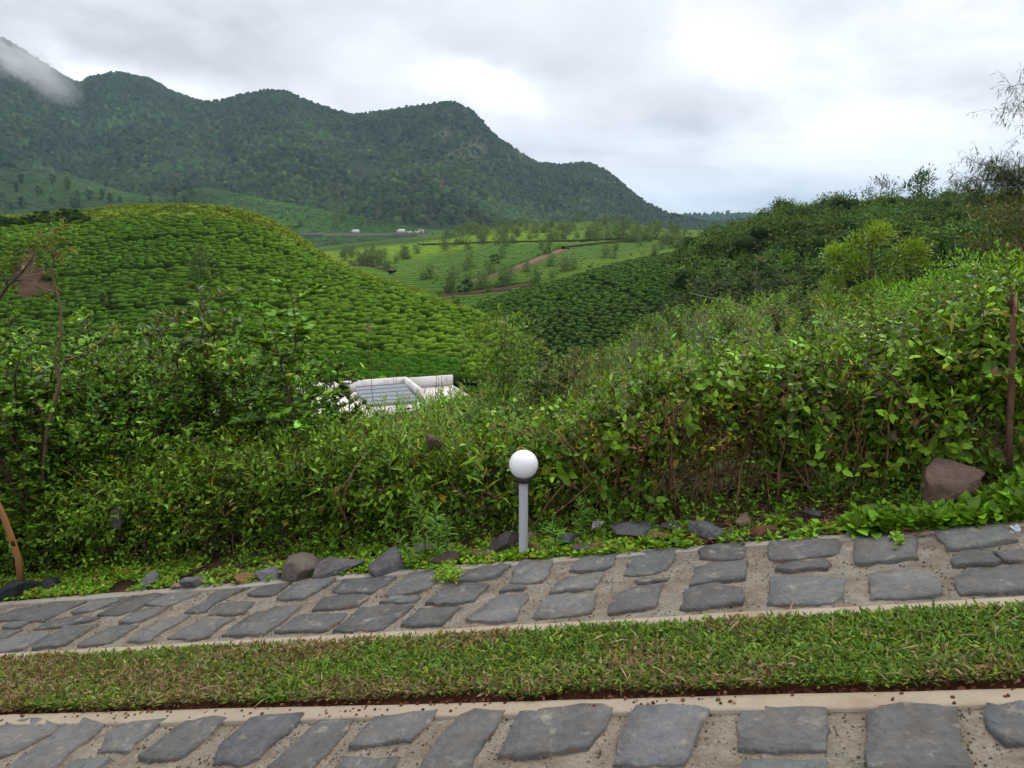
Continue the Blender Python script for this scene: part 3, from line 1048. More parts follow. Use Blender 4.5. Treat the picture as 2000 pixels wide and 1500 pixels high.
# other growth mixed in: narrow leaved shoots and dead brown tangles
m_ = 520
pq = rh.uniform(-200, 2200, m_)
sq_ = col_to_s(pq, HT)
Pq = pl(sq_, rh.uniform(.36, .9, m_))
Pq[:, 2] += hedge_h(pq, HT) * rh.uniform(.3, 1.02, m_)
scatter(mb, SP_LANCE, Pq - hl, rotz_tilt(m_, .5, rh), rh.uniform(.7, 1.5, m_), pal(m_, [(1.1, 1.1, 1), (.8, .9, 1)], (1, 1), rh), rh)
m_ = 900
pq = np.where(rh.random(m_) < .75, rh.normal(1350, 190, m_), rh.uniform(300, 2150, m_))
sq_ = col_to_s(pq, HT)
Pq = pl(sq_, rh.uniform(.36, .85, m_))
Pq[:, 2] += hedge_h(pq, HT) * rh.uniform(.35, 1.0, m_)
scatter(mb, SP_BRN, Pq - hl, rotz_tilt(m_, .9, rh), rh.uniform(.25, .6, m_), pal(m_, [(1, 1, 1), (1.4, 1.2, 1)], (2, 1), rh, .25), rh)
# single yellowing leaves
ny = 16
py_ = rh.uniform(0, 2000, ny)
Py = pl(col_to_s(py_, HT), .42)
Py[:, 2] += hedge_h(py_, HT) * rh.uniform(.3, 1.0, ny)
add_leaves(mb, Py - hl, np.c_[rh.normal(0, .5, ny), rh.normal(-.6, .3, ny), rh.uniform(-1, .2, ny)], rh.uniform(.05, .09, ny), .9, pal(ny, [(.42, .33, .03), (.32, .17, .04)], (2, 1), rh), rng=rh)
fo = tag(mb.obj('foliage', M_LEAF, hedge), kind='stuff')
mb = MB()
for i in range(1900):
    p0 = rh.uniform(980, 2250) if i % 4 else rh.uniform(-200, 1000)
    h = hedge_h(np.array([p0]), HT)[0]
    b_ = pl(col_to_s(p0, HT), rh.uniform(.5, 1.0)) + [0, 0, h * rh.uniform(0, .85)]
    d = np.array([rh.normal(0, .6), rh.normal(-.15, .25), rh.normal(.35, .5)])
    ln = rh.uniform(.15, .55)
    q = np.array([b_ + d * ln * f + np.array([0, 0, -.12 * f * f]) + rh.normal(0, .012, 3) for f in np.linspace(0, 1, 5)])
    tube(mb, q - hl, np.linspace(.0035, .0015, 5), np.array(BARK) * rh.uniform(.6, 2.0) * [1.15, .9, .75], 3, cap=False)
tag(mb.obj('twigs', M_BARK, hedge), kind='stuff')
for i in range(130):
    p0 = rh.uniform(1040, 2080) if i < 108 else rh.uniform(480, 1040)
    h = hedge_h(np.array([p0]), HT)[0] * rh.uniform(.7, 1.12)
    t0 = rh.uniform(.40, .66)
    b_ = pl(col_to_s(p0, HT), t0) - [0, 0, .03]
    ln = rh.normal(0, .22, 2)
    q = np.array([b_ + np.array([ln[0] * f + .02 * math.sin(5 * f + i), ln[1] * .4 * f, h * f]) + rh.normal(0, .006, 3) for f in np.linspace(0, 1, 8)])
    mb = MB()
    r0 = rh.uniform(.003, .0085)
    tube(mb, q - hl, np.linspace(r0, r0 * .6, 8), np.array(BARK) * rh.uniform(.5, 1.5) * [1.05, .93, .82], 6)
    for k in range(rh.integers(0, 3)):
        a_ = q[rh.integers(4, 7)]
        e_ = a_ + np.array([rh.normal(0, .15), rh.normal(0, .08), rh.uniform(.1, .3)])
        tube(mb, np.array([a_, (a_ + e_) / 2 + rh.normal(0, .01, 3), e_]) - hl, [r0 * .6, r0 * .5, r0 * .35], np.array(BARK) * rh.uniform(.7, 1.4), 5)
    mb.obj('stem', M_BARK, hedge)

# ------------------------------------------------------------------ shrubs and saplings (own skeleton, leaves on the twigs)


def shrub_meshes(rng, height, spread, stems, leaf, wid, cols, wts, temp=LEAF8, bare=.25, side=6, per=9, elev=.35, bark=BARKD, r0=.012, straight=.0, twig=.22):
    wood, fol = MB(), MB()
    LP, LD, LS = [], [], []
    for _ in range(stems):
        a = rng.uniform(0, 6.28)
        sp = spread * rng.uniform(.15, 1) * (1 - straight)
        top = np.array([math.cos(a) * sp, math.sin(a) * sp, height * rng.uniform(.72, 1)])
        f = np.linspace(0, 1, 9)
        base = rng.normal(0, .05 * spread + .01, 3) * [1, 1, 0]
        wv = np.cumsum(rng.normal(0, .018 * height, (9, 3)) * [1, 1, .2], axis=0)
        pts = base + np.c_[top[0] * f**1.5, top[1] * f**1.5, top[2] * f] + wv
        pts[0] = base
        r = r0 * rng.uniform(.6, 1)
        tube(wood, pts, np.linspace(r, r * .25, 9), np.array(bark) * rng.uniform(.7, 1.4), 5)
        for k in range(side):
            g = bare + (1 - bare) * (k + rng.random()) / side
            p = np.array([np.interp(g, f, pts[:, j]) for j in range(3)])
            aa = rng.uniform(0, 6.28)
            ln = height * twig * rng.uniform(.5, 1.2) * (1.15 - .6 * g)
            d = np.array([math.cos(aa), math.sin(aa), rng.uniform(.2, 1.1)])
            d /= np.linalg.norm(d)
            q = np.array([p + d * ln * w_ + [0, 0, -.15 * ln * w_ * w_] + rng.normal(0, .02 * ln, 3) * (w_ > 0) for w_ in np.linspace(0, 1, 5)])
            tube(wood, q, np.linspace(r * .4, r * .15, 5), np.array(bark) * rng.uniform(.8, 1.6), 4, cap=False)
            for m in range(per):
                w_ = .25 + .75 * (m + rng.random()) / per
                pp = np.array([np.interp(w_, np.linspace(0, 1, 5), q[:, j]) for j in range(3)])
                b2 = rng.uniform(0, 6.28)
                LP.append(pp)
                LD.append(d * .5 + np.array([math.cos(b2), math.sin(b2), elev + rng.normal(0, .3)]))
                LS.append(leaf * rng.uniform(.55, 1.15))
    LP, LD, LS = np.array(LP), np.array(LD), np.array(LS)
    add_leaves(fol, LP, LD, LS, wid, pal(len(LP), cols, wts, rng, .2), temp, rng=rng)
    return wood, fol


def shrub_proto(name, label, cat, args, mat=M_LEAF, group=None):
    w, f = shrub_meshes(**args)
    t = thing(name, label, cat, group=group)
    w.obj('stems', M_BARK, t)
    f.obj('foliage', mat, t)
    return t


def meshes_only(args, mat=M_LEAF):
    w, f = shrub_meshes(**args)
    return w.mesh('stems', M_BARK), f.mesh('foliage', mat)


def put(pair, name, label, cat, loc, rot, scale, group=None):
    t = thing(name, label, cat, tuple(loc), rot, group)
    t.scale = (scale,) * 3 if not hasattr(scale, '__len__') else scale
    for nm, me in zip(('stems', 'foliage'), pair):
        o = bpy.data.objects.new(nm, me)
        COL.objects.link(o)
        o.parent = t
    return t


rs = np.random.default_rng(52)
LG = ((G_MID, G_BRI, G_DRK, G_YEL), (5, 2.2, 3, .4))
K_BUSH = [meshes_only(dict(rng=rs, height=1.0, spread=.42, stems=9, leaf=.060, wid=.85, cols=LG[0], wts=LG[1], side=7, per=13)) for _ in range(4)]
K_TALL = [meshes_only(dict(rng=rs, height=1.0, spread=.28, stems=6, leaf=.042, wid=.85, cols=LG[0], wts=LG[1], side=12, per=20, bare=.14, r0=.009, twig=.2)) for _ in range(4)]
K_SAP = [meshes_only(dict(rng=rs, height=1.0, spread=.10, stems=2, leaf=.040, wid=.85, cols=LG[0], wts=LG[1], side=20, per=24, bare=.42, r0=.010, twig=.17)) for _ in range(3)]
K_SILV = [meshes_only(dict(rng=rs, height=1.0, spread=.3, stems=5, leaf=.045, wid=.6, cols=((.10, .15, .045), (.20, .25, .15), G_MID), wts=(3, 1, 2), side=10, per=20, bare=.25, r0=.008, twig=.22)) for _ in range(2)]
K_OLIVE = [meshes_only(dict(rng=rs, height=1.0, spread=.42, stems=9, leaf=.050, wid=.75, cols=((.10, .155, .022), (.16, .21, .03), G_DRK, DRY), wts=(5, 3, 2, .5), side=12, per=24, bare=.1, r0=.011)) for _ in range(2)]
K_RED = [meshes_only(dict(rng=rs, height=1.0, spread=.35, stems=7, leaf=.05, wid=.5, cols=((.16, .15, .03), (.19, .10, .035), G_MID, DRY), wts=(4, 2, 2, 1), side=7, per=9, bare=.1, r0=.007)) for _ in range(2)]
K_WISP = [meshes_only(dict(rng=rs, height=1.0, spread=.5, stems=14, leaf=.075, wid=.28, cols=((.07, .165, .02), (.12, .22, .03), G_YEL), wts=(4, 3, 1), temp=LEAF4, side=8, per=12, bare=.1, r0=.005, twig=.28)) for _ in range(3)]

LAND = ['hillside', 'ground']


def put_px(kind, i, name, label, cat, px, Y, topy, group=None, wide=1.0):
    p = at(px, topy, Y)
    g = down(LAND, p[0], p[1])
    h = max(p[2] - g.z, .25)
    return put(kind[i % len(kind)], name, label, cat, (p[0], p[1], g.z - .02), rs.uniform(0, 6.28), (h * wide, h * wide, h), group)


# the thicket on the left: tall shrubs in two ranks
TG = 'tall leafy shrubs in the thicket at the left'
TL = 'tall dark green leafy shrub in the dense thicket on the left, behind the stones'
for px, Y, ty in ((-170, 5.9, 640), (-60, 6.3, 600), (30, 6.0, 635), (75, 7.0, 640), (150, 6.6, 655), (215, 7.4, 640), (255, 6.4, 690), (330, 7.8, 640), (370, 6.6, 680), (455, 6.9, 680), (520, 7.6, 690), (600, 7.4, 720),
                  (100, 8.6, 660), (290, 8.8, 670), (420, 8.4, 660), (560, 8.8, 700), (640, 7.0, 760), (-120, 8.5, 640), (0, 9.0, 640), (180, 5.9, 760), (480, 6.2, 790), (330, 5.8, 780), (60, 5.7, 770), (600, 6.3, 800)):
    put_px(K_TALL, int(rs.integers(0, 4)), 'shrub', TL, 'shrub', px, Y, ty, TG, 1.25)
for px, Y, ty in ((255, 6.6, 600), (330, 6.5, 625), (375, 7.2, 575), (470, 6.9, 585), (520, 6.6, 610), (610, 6.8, 640), (60, 6.4, 585)):
    put_px(K_TALL, int(rs.integers(0, 4)), 'shrub', 'slender leafy shrub top standing up in front of the tea hill', 'shrub', px, Y, ty, 'slender shrubs standing up out of the left thicket', .8)
put_px(K_SILV, 0, 'shrub', 'open shrub with pale silvery leaves rising above the left thicket', 'shrub', 405, 6.7, 545, wide=1.0)
put_px(K_SILV, 1, 'shrub', 'pale leaved shrub, lower one beside the taller silvery shrub', 'shrub', 300, 6.9, 590, wide=1.0)
put_px(K_SAP, 0, 'sapling', 'slim dark stemmed sapling at the right edge of the left thicket', 'sapling', 568, 5.9, 552, wide=1.35)
put_px(K_SAP, 1, 'sapling', 'slim sapling with a dark double stem in the middle of the left thicket', 'sapling', 448, 6.4, 600, wide=1.2)
put_px(K_SAP, 2, 'sapling', 'yellowish sapling with a thin top standing left of the white roof', 'sapling', 665, 7.2, 640, wide=.9)
0 and put_px(K_OLIVE, 0, 'shrub', 'big dense olive green shrub standing alone right of the white roof', 'shrub', 985, 9.0, 606, wide=.92)
put_px(K_RED, 0, 'shrub', 'reddish brown shrub beside the big olive shrub', 'shrub', 1115, 10.5, 640, wide=.8)
put_px(K_OLIVE, 1, 'shrub', 'small yellowish shrub below the right tea slope, behind the reddish shrub', 'shrub', 1075, 11.5, 665, wide=1.0)

BG = 'leafy bushes along the front of the left thicket'
BLb = 'bright green leafy bush at the foot of the left thicket'
for px, Y, ty in ((40, 5.6, 985), (110, 5.5, 960), (190, 5.4, 950), (265, 5.35, 930), (335, 5.3, 940), (400, 5.15, 925), (470, 5.2, 905), (545, 5.0, 900), (610, 4.95, 905), (690, 4.9, 890), (-60, 5.8, 960), (760, 4.9, 885)):
    put_px(K_BUSH, int(rs.integers(0, 4)), 'bush', BLb, 'bush', px, Y, ty, BG, .95)

# leafy fill of the thicket
mb = MB()
n = 4000
px = rs.uniform(-220, 640, n)
Y = rs.uniform(5.6, 9.2, n)
ty = 690 + rs.random(n) ** .8 * 330 + np.clip(px - 420, 0, 300) * .3
P = np.array([at(a, b, c) for a, b, c in zip(px, ty, Y)])
gz = np.array([(lambda g: g.z if g is not None else -9)(down(LAND, p[0], p[1])) for p in P])
P = P[(P[:, 2] > gz) & (fbm(P * [1.3, 1.3, 1.6], 3, 62) > -.10)]
n = len(P)
dr = rs.normal(0, .6, (n, 3)) + [0, -.2, .8]
Rf = basis(dr, rs.normal(0, 1, (n, 3)))[:, :, [2, 0, 1]]
scatter(mb, SP_SMALL, P, Rf, rs.uniform(.8, 1.6, n), pal(n, [(1, 1, 1), (1.2, 1.1, .8), (.75, .85, .95)], (3, 1.4, 2), rs, .2), rs)
tag(mb.obj('thicket_foliage', M_LEAF), 'dense leafy growth filling the thicket at the left', kind='stuff')

# bushes on the scrub hillside behind the hedge
SG = 'wild bushes on the scrub hillside behind the hedge'
SLb = 'wild green bush on the scrub hillside behind the hedge'
cnt = 0
for k in range(170):
    px = rs.uniform(680, 2200)
    Y = rs.uniform(6.5, 40)
    u_ = at(px, 900, Y)
    g = down(['hillside'], u_[0], u_[1])
    if g is None:
        continue
    X_, y_ = to_px(np.array(g))
    if X_[0] > 2150 or y_[0] > 960:
        continue
    if px < 900 and Y < 14:
        continue
    if 560 < px < 930 or (1570 < px < 1790 and 11 < Y < 28):
        continue
    kind = (K_BUSH, K_WISP, K_OLIVE, K_WISP, K_BUSH)[int(rs.integers(0, 5))]
    sc_ = rs.uniform(.55, 1.0) * (1.0 if Y < 16 else 1.25)
    put(kind[int(rs.integers(0, len(kind)))], 'bush', SLb, 'bush', (g.x, g.y, g.z - .05), rs.uniform(0, 6.28), (sc_ * 1.2, sc_ * 1.2, sc_), SG)

# undergrowth between them, nobody could count it
mb = MB()
n = 7200
v = rs.uniform(.03, .86, n) ** .9
u = rs.random(n)
iv, iu = (v * 58).astype(int), (u * (len(PXW) - 2)).astype(int)
P = GS[iv, iu] * .5 + GS[iv + 1, iu + 1] * .5 + rs.normal(0, .25, (n, 3)) * [1, 1, 0]
zz_ = [down(['hillside'], p[0], p[1]) for p in P]
ok = np.array([z is not None for z in zz_])
P = P[ok]
P[:, 2] = [z.z for z in zz_ if z is not None]
X_, y_ = to_px(P)
ok = (X_ > -250) & (X_ < 2250)
P = P[ok]
n = len(P)
Rr = rotz_tilt(n, .4, rs)
sel = rs.random(n)
patchy = fbm(P * [.35, .35, 0], 3, 61)
t_ = pal(n, [(1.15, 1.0, .95), (1.45, 1.12, .9), (.85, .85, .9)], (3, 2, 1.2), rs, .15)
a_ = sel < .5
b_ = (~a_) & ((sel < .80) | (patchy < -.05))
c_ = ~(a_ | b_)
scl = np.clip(P[:, 1] / 16, .5, 1.3)
scatter(mb, SP_FAR, P[a_], Rr[a_], (rs.uniform(.6, 1.2, n) * scl)[a_], t_[a_], rs)
scatter(mb, SP_FARL, P[b_], Rr[b_], (rs.uniform(.6, 1.25, n) * scl)[b_], t_[b_], rs)
scatter(mb, SP_BRN, P[c_], Rr[c_], (rs.uniform(.7, 1.4, n) * scl)[c_], t_[c_], rs)
tag(mb.obj('undergrowth', M_LEAF), 'tangled green and brownish undergrowth covering the hillside behind the hedge', kind='stuff')

# ------------------------------------------------------------------ the bright green tree and its neighbours


_t = (1 + 5**.5) / 2
CORE_V = np.array([(-1, _t, 0), (1, _t, 0), (-1, -_t, 0), (1, -_t, 0), (0, -1, _t), (0, 1, _t), (0, -1, -_t), (0, 1, -_t), (_t, 0, -1), (_t, 0, 1), (-_t, 0, -1), (-_t, 0, 1)]) / 1.902
CORE_T = np.array([(0, 11, 5), (0, 5, 1), (0, 1, 7), (0, 7, 10), (0, 10, 11), (1, 5, 9), (5, 11, 4), (11, 10, 2), (10, 7, 6), (7, 1, 8), (3, 9, 4), (3, 4, 2), (3, 2, 6), (3, 6, 8), (3, 8, 9), (4, 9, 5), (2, 4, 11), (6, 2, 10), (8, 6, 7), (9, 8, 1)])


def tree_meshes(rng, height, trunk_h, crown_r, lobes, leaf, wid, n_leaf, cols, wts, temp=LEAF4, bark=BARK, r0=.12, lob=.33, flat=.8, lobe_list=None, elev=.2, core=False):
    wood, fol = MB(), MB()
    f = np.linspace(0, 1, 9)
    tr = np.c_[np.cumsum(rng.normal(0, .012 * height, 9)), np.cumsum(rng.normal(0, .012 * height, 9)), f * height * .9]
    tr[0] = 0
    tube(wood, tr, np.linspace(r0, r0 * .2, 9), bark, 8)
    L = []
    if lobe_list is None:
        for k in range(lobes):
            z = trunk_h + (height - trunk_h) * (k + rng.random()) / lobes * .92
            rr = crown_r * math.sin(math.pi * min(max((z - trunk_h * .7) / (height - trunk_h * .7), .08), .92)) ** .6 * rng.uniform(.35, .85)
            a = k * 2.4 + rng.normal(0, .5)
            L.append((rr * math.cos(a), rr * math.sin(a), z, crown_r * lob * rng.uniform(.75, 1.25)))
    else:
        L = lobe_list
    LP, LD, LH = [], [], []
    for (x, y, z, r) in L:
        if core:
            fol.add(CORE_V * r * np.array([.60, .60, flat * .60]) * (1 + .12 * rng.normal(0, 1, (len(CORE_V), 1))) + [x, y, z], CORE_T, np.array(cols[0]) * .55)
        zz0 = max(z - .5 * math.hypot(x, y) - r * .3, height * .12)
        i = np.clip(np.searchsorted(tr[:, 2], zz0), 0, 8)
        p0 = tr[i]
        q = np.array([p0 + (np.array([x, y, z]) - p0) * w_ + np.array([0, 0, .12 * r * math.sin(3.1 * w_)]) for w_ in np.linspace(0, 1, 6)])
        tube(wood, q, np.linspace(r0 * .35, r0 * .08, 6), np.array(bark) * rng.uniform(.8, 1.2), 5, cap=False)
        m = int(n_leaf / len(L))
        # little twiggy tufts spread through the lobe
        tufts = max(4, m // 12)
        td = rng.normal(0, 1, (tufts, 3))
        td /= np.linalg.norm(td, axis=1, keepdims=True)
        td[:, 2] = td[:, 2] * .8 + .15
        tc_ = np.array([x, y, z]) + td * r * (rng.uniform((.8 if core else .25), 1.05, (tufts, 1)) ** .5) * [1, 1, flat]
        for c in tc_:
            w12 = rng.normal(0, leaf * .75, (12, 3))
            LP.append(c + w12)
            d = (c - np.array([x, y, z - .3 * r])) / r
            LD.append(d * .6 + w12 / leaf * .5 + np.array([0, 0, elev]))
            LH.append(np.tile(d + rng.normal(0, .22, 3), (12, 1)) + rng.normal(0, .25, (12, 3)) + [0, 0, .25])
            if rng.random() < .3:
                tube(wood, np.array([q[-2], (q[-2] + c) / 2 + rng.normal(0, .05 * r, 3), c]), [r0 * .09, r0 * .06, r0 * .03], bark, 3, cap=False)
    LP, LD, LH = np.concatenate(LP), np.concatenate(LD), np.concatenate(LH)
    nn = len(LP)
    if core:
        LD = rng.normal(0, 1, (nn, 3))
    tint_ = pal(nn, cols, wts, rng, .16)
    add_leaves(fol, LP, LD, leaf * rng.uniform(.6, 1.2, nn), wid, tint_, temp, hint=LH if core else None, rng=rng)
    return wood, fol


def tree_at(name, label, cat, px, Y, topy, basey=None, group=None, mat=M_LEAF, trunk_name='trunk', **kw):
    p = at(px, topy, Y)
    g = down(['hillside', 'ground', 'wooded_hill', 'tea_hill', 'tea_fields', 'tea_slope'], p[0], p[1])
    z0 = g.z - .1
    h = p[2] - z0
    w, f = tree_meshes(height=h, **kw)
    t = thing(name, label, cat, (p[0], p[1], z0), 0, group)
    w.obj(trunk_name, M_BARK, t)
    f.obj('crown', mat, t)
    return t, h


rt_ = np.random.default_rng(71)
tree_at('shrub', 'big dense olive green shrub standing alone right of the white roof', 'shrub', 985, 9.0, 604, trunk_h=.25, crown_r=.62, lobes=20, leaf=.062, wid=.7, n_leaf=5200, cols=((.12, .21, .022), (.19, .29, .03), (.055, .11, .016), (.26, .24, .05)), wts=(5, 3, 2.5, .6), temp=LEAF8, rng=rt_, r0=.02, lob=.36, flat=1.0, trunk_name='stems')
LIME = ((.20, .39, .03), (.28, .47, .04), (.10, .24, .02), (.30, .36, .04))
Yt = 27.0
m_px = Yt / (F * CT) * 1.03
gz0 = down(LAND, *at(1718, 560, Yt)[:2]).z - .1
lob_px = [(1712, 462, 34), (1740, 455, 28), (1690, 480, 34), (1765, 490, 34), (1790, 490, 26), (1798, 520, 22), (1660, 500, 30), (1640, 500, 22), (1700, 515, 36), (1745, 520, 30), (1670, 530, 34), (1650, 565, 36), (1690, 570, 38), (1725, 560, 30), (1640, 600, 36), (1690, 610, 40), (1735, 605, 30), (1705, 640, 40), (1655, 640, 34)]
ll = []
for (x, y, r) in lob_px:
    q = at(x, y, Yt)
    ll.append((q[0] - at(1718, 560, Yt)[0], rt_.uniform(-.7, .7), q[2] - gz0, r * m_px * .73))
tree_at('tree', 'bright lime green tree standing out in front of the dark wooded hill', 'tree', 1718, Yt, 436, trunk_h=1.2, crown_r=1.6, lobes=0, leaf=.14, wid=.8, n_leaf=9500, cols=LIME, wts=(4, 3, 2, 1), rng=rt_, r0=.09, core=False, lobe_list=ll, bark=(.16, .12, .08), flat=.85)
tree_at('tree', 'olive brown leafy tree drooping in at the right edge above the scrub', 'tree', 1985, 19.0, 392, trunk_h=1.2, crown_r=1.25, lobes=14, leaf=.1, wid=.7, n_leaf=4200, cols=((.085, .10, .02), (.13, .13, .03), G_DRK, (.16, .14, .05)), wts=(4, 3, 3, 1), rng=rt_, r0=.08, lob=.42)
tree_at('tree', 'round light green tree at the foot of the dark wooded hill', 'tree', 1545, 66, 446, trunk_h=1.5, crown_r=1.5, lobes=10, leaf=.3, wid=.8, n_leaf=1500, cols=((.10, .22, .03), (.075, .18, .025), G_MID), wts=(3, 3, 2), rng=rt_, r0=.12, mat=M_LEAF_FAR, lob=.45)
tree_at('bush', 'leafy bush at the far right, left of the broken stump', 'bush', 1890, 15, 520, trunk_h=.2, crown_r=1.2, lobes=14, leaf=.1, wid=.8, n_leaf=3600, cols=(G_MID, G_BRI, G_DRK), wts=(4, 3, 2), rng=rt_, r0=.04, lob=.45, trunk_name='stems')
tree_at('bush', 'bushy green growth at the right edge behind the broken stump', 'bush', 2010, 13, 505, trunk_h=.2, crown_r=1.1, lobes=14, leaf=.1, wid=.8, n_leaf=3600, cols=(G_MID, G_BRI, G_DRK), wts=(4, 3, 2), rng=rt_, r0=.04, lob=.45, trunk_name='stems')
tree_at('bush', 'rounded bush below the lime green tree', 'bush', 1800, 20, 566, trunk_h=.2, crown_r=1.3, lobes=14, leaf=.11, wid=.8, n_leaf=3600, cols=(G_MID, G_BRI, G_YEL), wts=(4, 3, 1), rng=rt_, r0=.04, lob=.45, trunk_name='stems')

# feathery bamboo-like thicket between hedge and wooded hill
wisp = [meshes_only(dict(rng=rt_, height=1.0, spread=.55, stems=16, leaf=.06, wid=.2, cols=((.06, .14, .03), (.12, .20, .06), (.035, .085, .02)), wts=(3, 2, 3), temp=LEAF2, side=9, per=16, bare=.1, r0=.004, twig=.3)) for _ in range(3)]
for px, Y, ty in ((1370, 44, 530), (1430, 42, 525), (1490, 43, 520), (1550, 42, 530), (1600, 40, 535), (1330, 45, 565), (1290, 46, 590), (1460, 38, 560), (1560, 36, 575), (1400, 38, 585)):
    put_px(wisp, int(rt_.integers(0, 3)), 'bamboo_clump', 'feathery bamboo clump between the scrub and the dark wooded hill', 'bamboo', px, Y, ty, 'feathery bamboo clumps below the wooded hill', 1.0)

# ------------------------------------------------------------------ wooded hill
FOREST = ((.060, .120, .024), (.090, .165, .030), (.042, .090, .020), (.135, .190, .038))


def blob_tree(rng, cols, wts, h=1.0, r=.42, th=.25, lobes=9, leaf=.075, n=700, r0=.025, lob=.42, core=True, mat=None):
    mb = MB()
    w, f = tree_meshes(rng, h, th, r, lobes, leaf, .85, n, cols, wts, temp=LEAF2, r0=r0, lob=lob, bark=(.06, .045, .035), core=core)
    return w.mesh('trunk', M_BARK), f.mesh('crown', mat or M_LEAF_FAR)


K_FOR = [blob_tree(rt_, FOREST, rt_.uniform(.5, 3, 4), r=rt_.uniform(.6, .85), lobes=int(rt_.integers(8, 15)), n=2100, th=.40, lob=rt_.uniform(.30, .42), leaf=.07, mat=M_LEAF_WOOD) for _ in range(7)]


def put_tree(pair, label, loc, rot, sc_, group, name='tree', cat='tree'):
    t = thing(name, label, cat, tuple(loc), rot, group)
    t.scale = sc_
    for nm, me in zip(('trunk', 'crown'), pair):
        o = bpy.data.objects.new(nm, me)
        COL.objects.link(o)
        o.parent = t
    return t


FG = 'trees of the dark wooded hill at the right'
FL = 'dark green broad crowned tree on the wooded hill at the right'
k = 0
for v in np.linspace(.06, .74, 13):
    nrow = 22
    for j in range(nrow):
        iu = int((j + rt_.random()) / nrow * (len(PXH) - 1))
        iv = min(int((v + rt_.normal(0, .02)) * 49), 48)
        p = GH[max(iv, 0), iu]
        X_, y_ = to_px(p)
        if X_[0] < 1352 or X_[0] > 2080:
            continue
        h = rt_.uniform(3.9, 7.4) * (.8 if X_[0] < 1450 else 1)
        put_tree(K_FOR[int(rt_.integers(0, 7))], FL, p - [0, 0, 1.6], rt_.uniform(0, 6.28), (h * rt_.uniform(.9, 1.25), h * rt_.uniform(.9, 1.25), h), FG)
        k += 1

# thin trees on the skyline
bare_w, bare_f = tree_meshes(rt_, 1, .45, .5, 11, .075, .6, 900, ((.10, .12, .05), (.08, .09, .05)), (1, 1), temp=LEAF2, r0=.028, lob=.28, flat=.35)
p = at(1722, 350, 140)
g = down(['wooded_hill'], p[0], p[1])
h = p[2] - g.z
put_tree((bare_w.mesh('trunk', M_BARK), bare_f.mesh('crown', M_LEAF_FAR)), 'pale thin leaved tree with a spreading flat top on the skyline', (p[0], p[1], g.z), .4, (h * .85, h * .85, h), None)
lw, lf = tree_meshes(rt_, 1, .35, .34, 11, .085, .8, 1100, FOREST, (1, 1, 1, 1), temp=LEAF2, r0=.028, lob=.33)
p = at(1800, 340, 140)
g = down(['wooded_hill'], p[0], p[1])
h = p[2] - g.z
put_tree((lw.mesh('trunk', M_BARK), lf.mesh('crown', M_LEAF_FAR)), 'open leafy dark tree on the skyline, right of the pale thin tree', (p[0], p[1], g.z), 1.4, (h, h, h), None)
p = at(1535, 392, 142)
g = down(['wooded_hill'], p[0], p[1])
h = p[2] - g.z
put_tree(K_FOR[1], 'dark dome shaped tree at the left end of the wooded skyline', (p[0], p[1], g.z), 2.0, (h * 1.1, h * 1.1, h), None)

# lattice mast on the skyline
p = at(1634, 377, 190)
zb = at(1634, 420, 190)[2]
mast = thing('radio_mast', 'slender lattice radio mast rising above the wooded skyline', 'mast', (p[0], p[1], zb))
H = p[2] - zb
mb = MB()
for sx in (-1, 1):
    for sy in (-1, 1):
        tube(mb, np.array([[sx * .5, sy * .5, 0], [sx * .16, sy * .16, H]]), .06, (.25, .25, .26), 4)
for i in range(8):
    z0, z1 = H * i / 8, H * (i + 1) / 8
    w0, w1 = .5 - .34 * i / 8, .5 - .34 * (i + 1) / 8
    for sy in (-1, 1):
        tube(mb, np.array([[-w0, sy * w0, z0], [w1, sy * w1, z1]]), .035, (.25, .25, .26), 3)
        tube(mb, np.array([[sy * w0, w0, z0], [sy * w1, -w1, z1]]), .035, (.25, .25, .26), 3)
mb.obj('lattice', M_PLAIN, mast)
mb = MB()
tube(mb, np.array([[0, 0, H], [0, 0, H + .8]]), .04, (.2, .2, .2), 4)
mb.obj('antenna', M_PLAIN, mast)
# ------------------------------------------------------------------ tea


def dome(rng, seg=9, rings=3, amp=.12, painted_shade=False):
    V, T = [], []
    rr = [.92, 1.0, .74] if rings == 3 else [1.0, .78] if rings == 2 else [1.0, .97, .86, .66, .36]
    hz = [-.2, .62, .96] if rings == 3 else [-.1, .72] if rings == 2 else [-.2, .35, .72, .9, .99]
    for k in range(rings):
        for j in range(seg):
            a = 2 * math.pi * j / seg + k * .3
            r = rr[k] * (1 + rng.normal(0, amp))
            V.append([r * math.cos(a), r * math.sin(a), hz[k] + rng.normal(0, amp * .5)])
    V.append([0, 0, 1 + rng.normal(0, .05)])
    for k in range(rings - 1):
        for j in range(seg):
            p, q = k * seg + j, k * seg + (j + 1) % seg
            T += [[p, q, q + seg], [p, q + seg, p + seg]]
    for j in range(seg):
        T.append([(rings - 1) * seg + j, (rings - 1) * seg + (j + 1) % seg, rings * seg])
    V = np.array(V)
    C = np.tile([1.0, 1, 1], (len(V), 1))
    if painted_shade:                        # shade painted into the flanks, light into the top, over old and young leaves
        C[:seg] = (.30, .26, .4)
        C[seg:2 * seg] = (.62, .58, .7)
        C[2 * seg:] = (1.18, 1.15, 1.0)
    return V, np.array(T), C


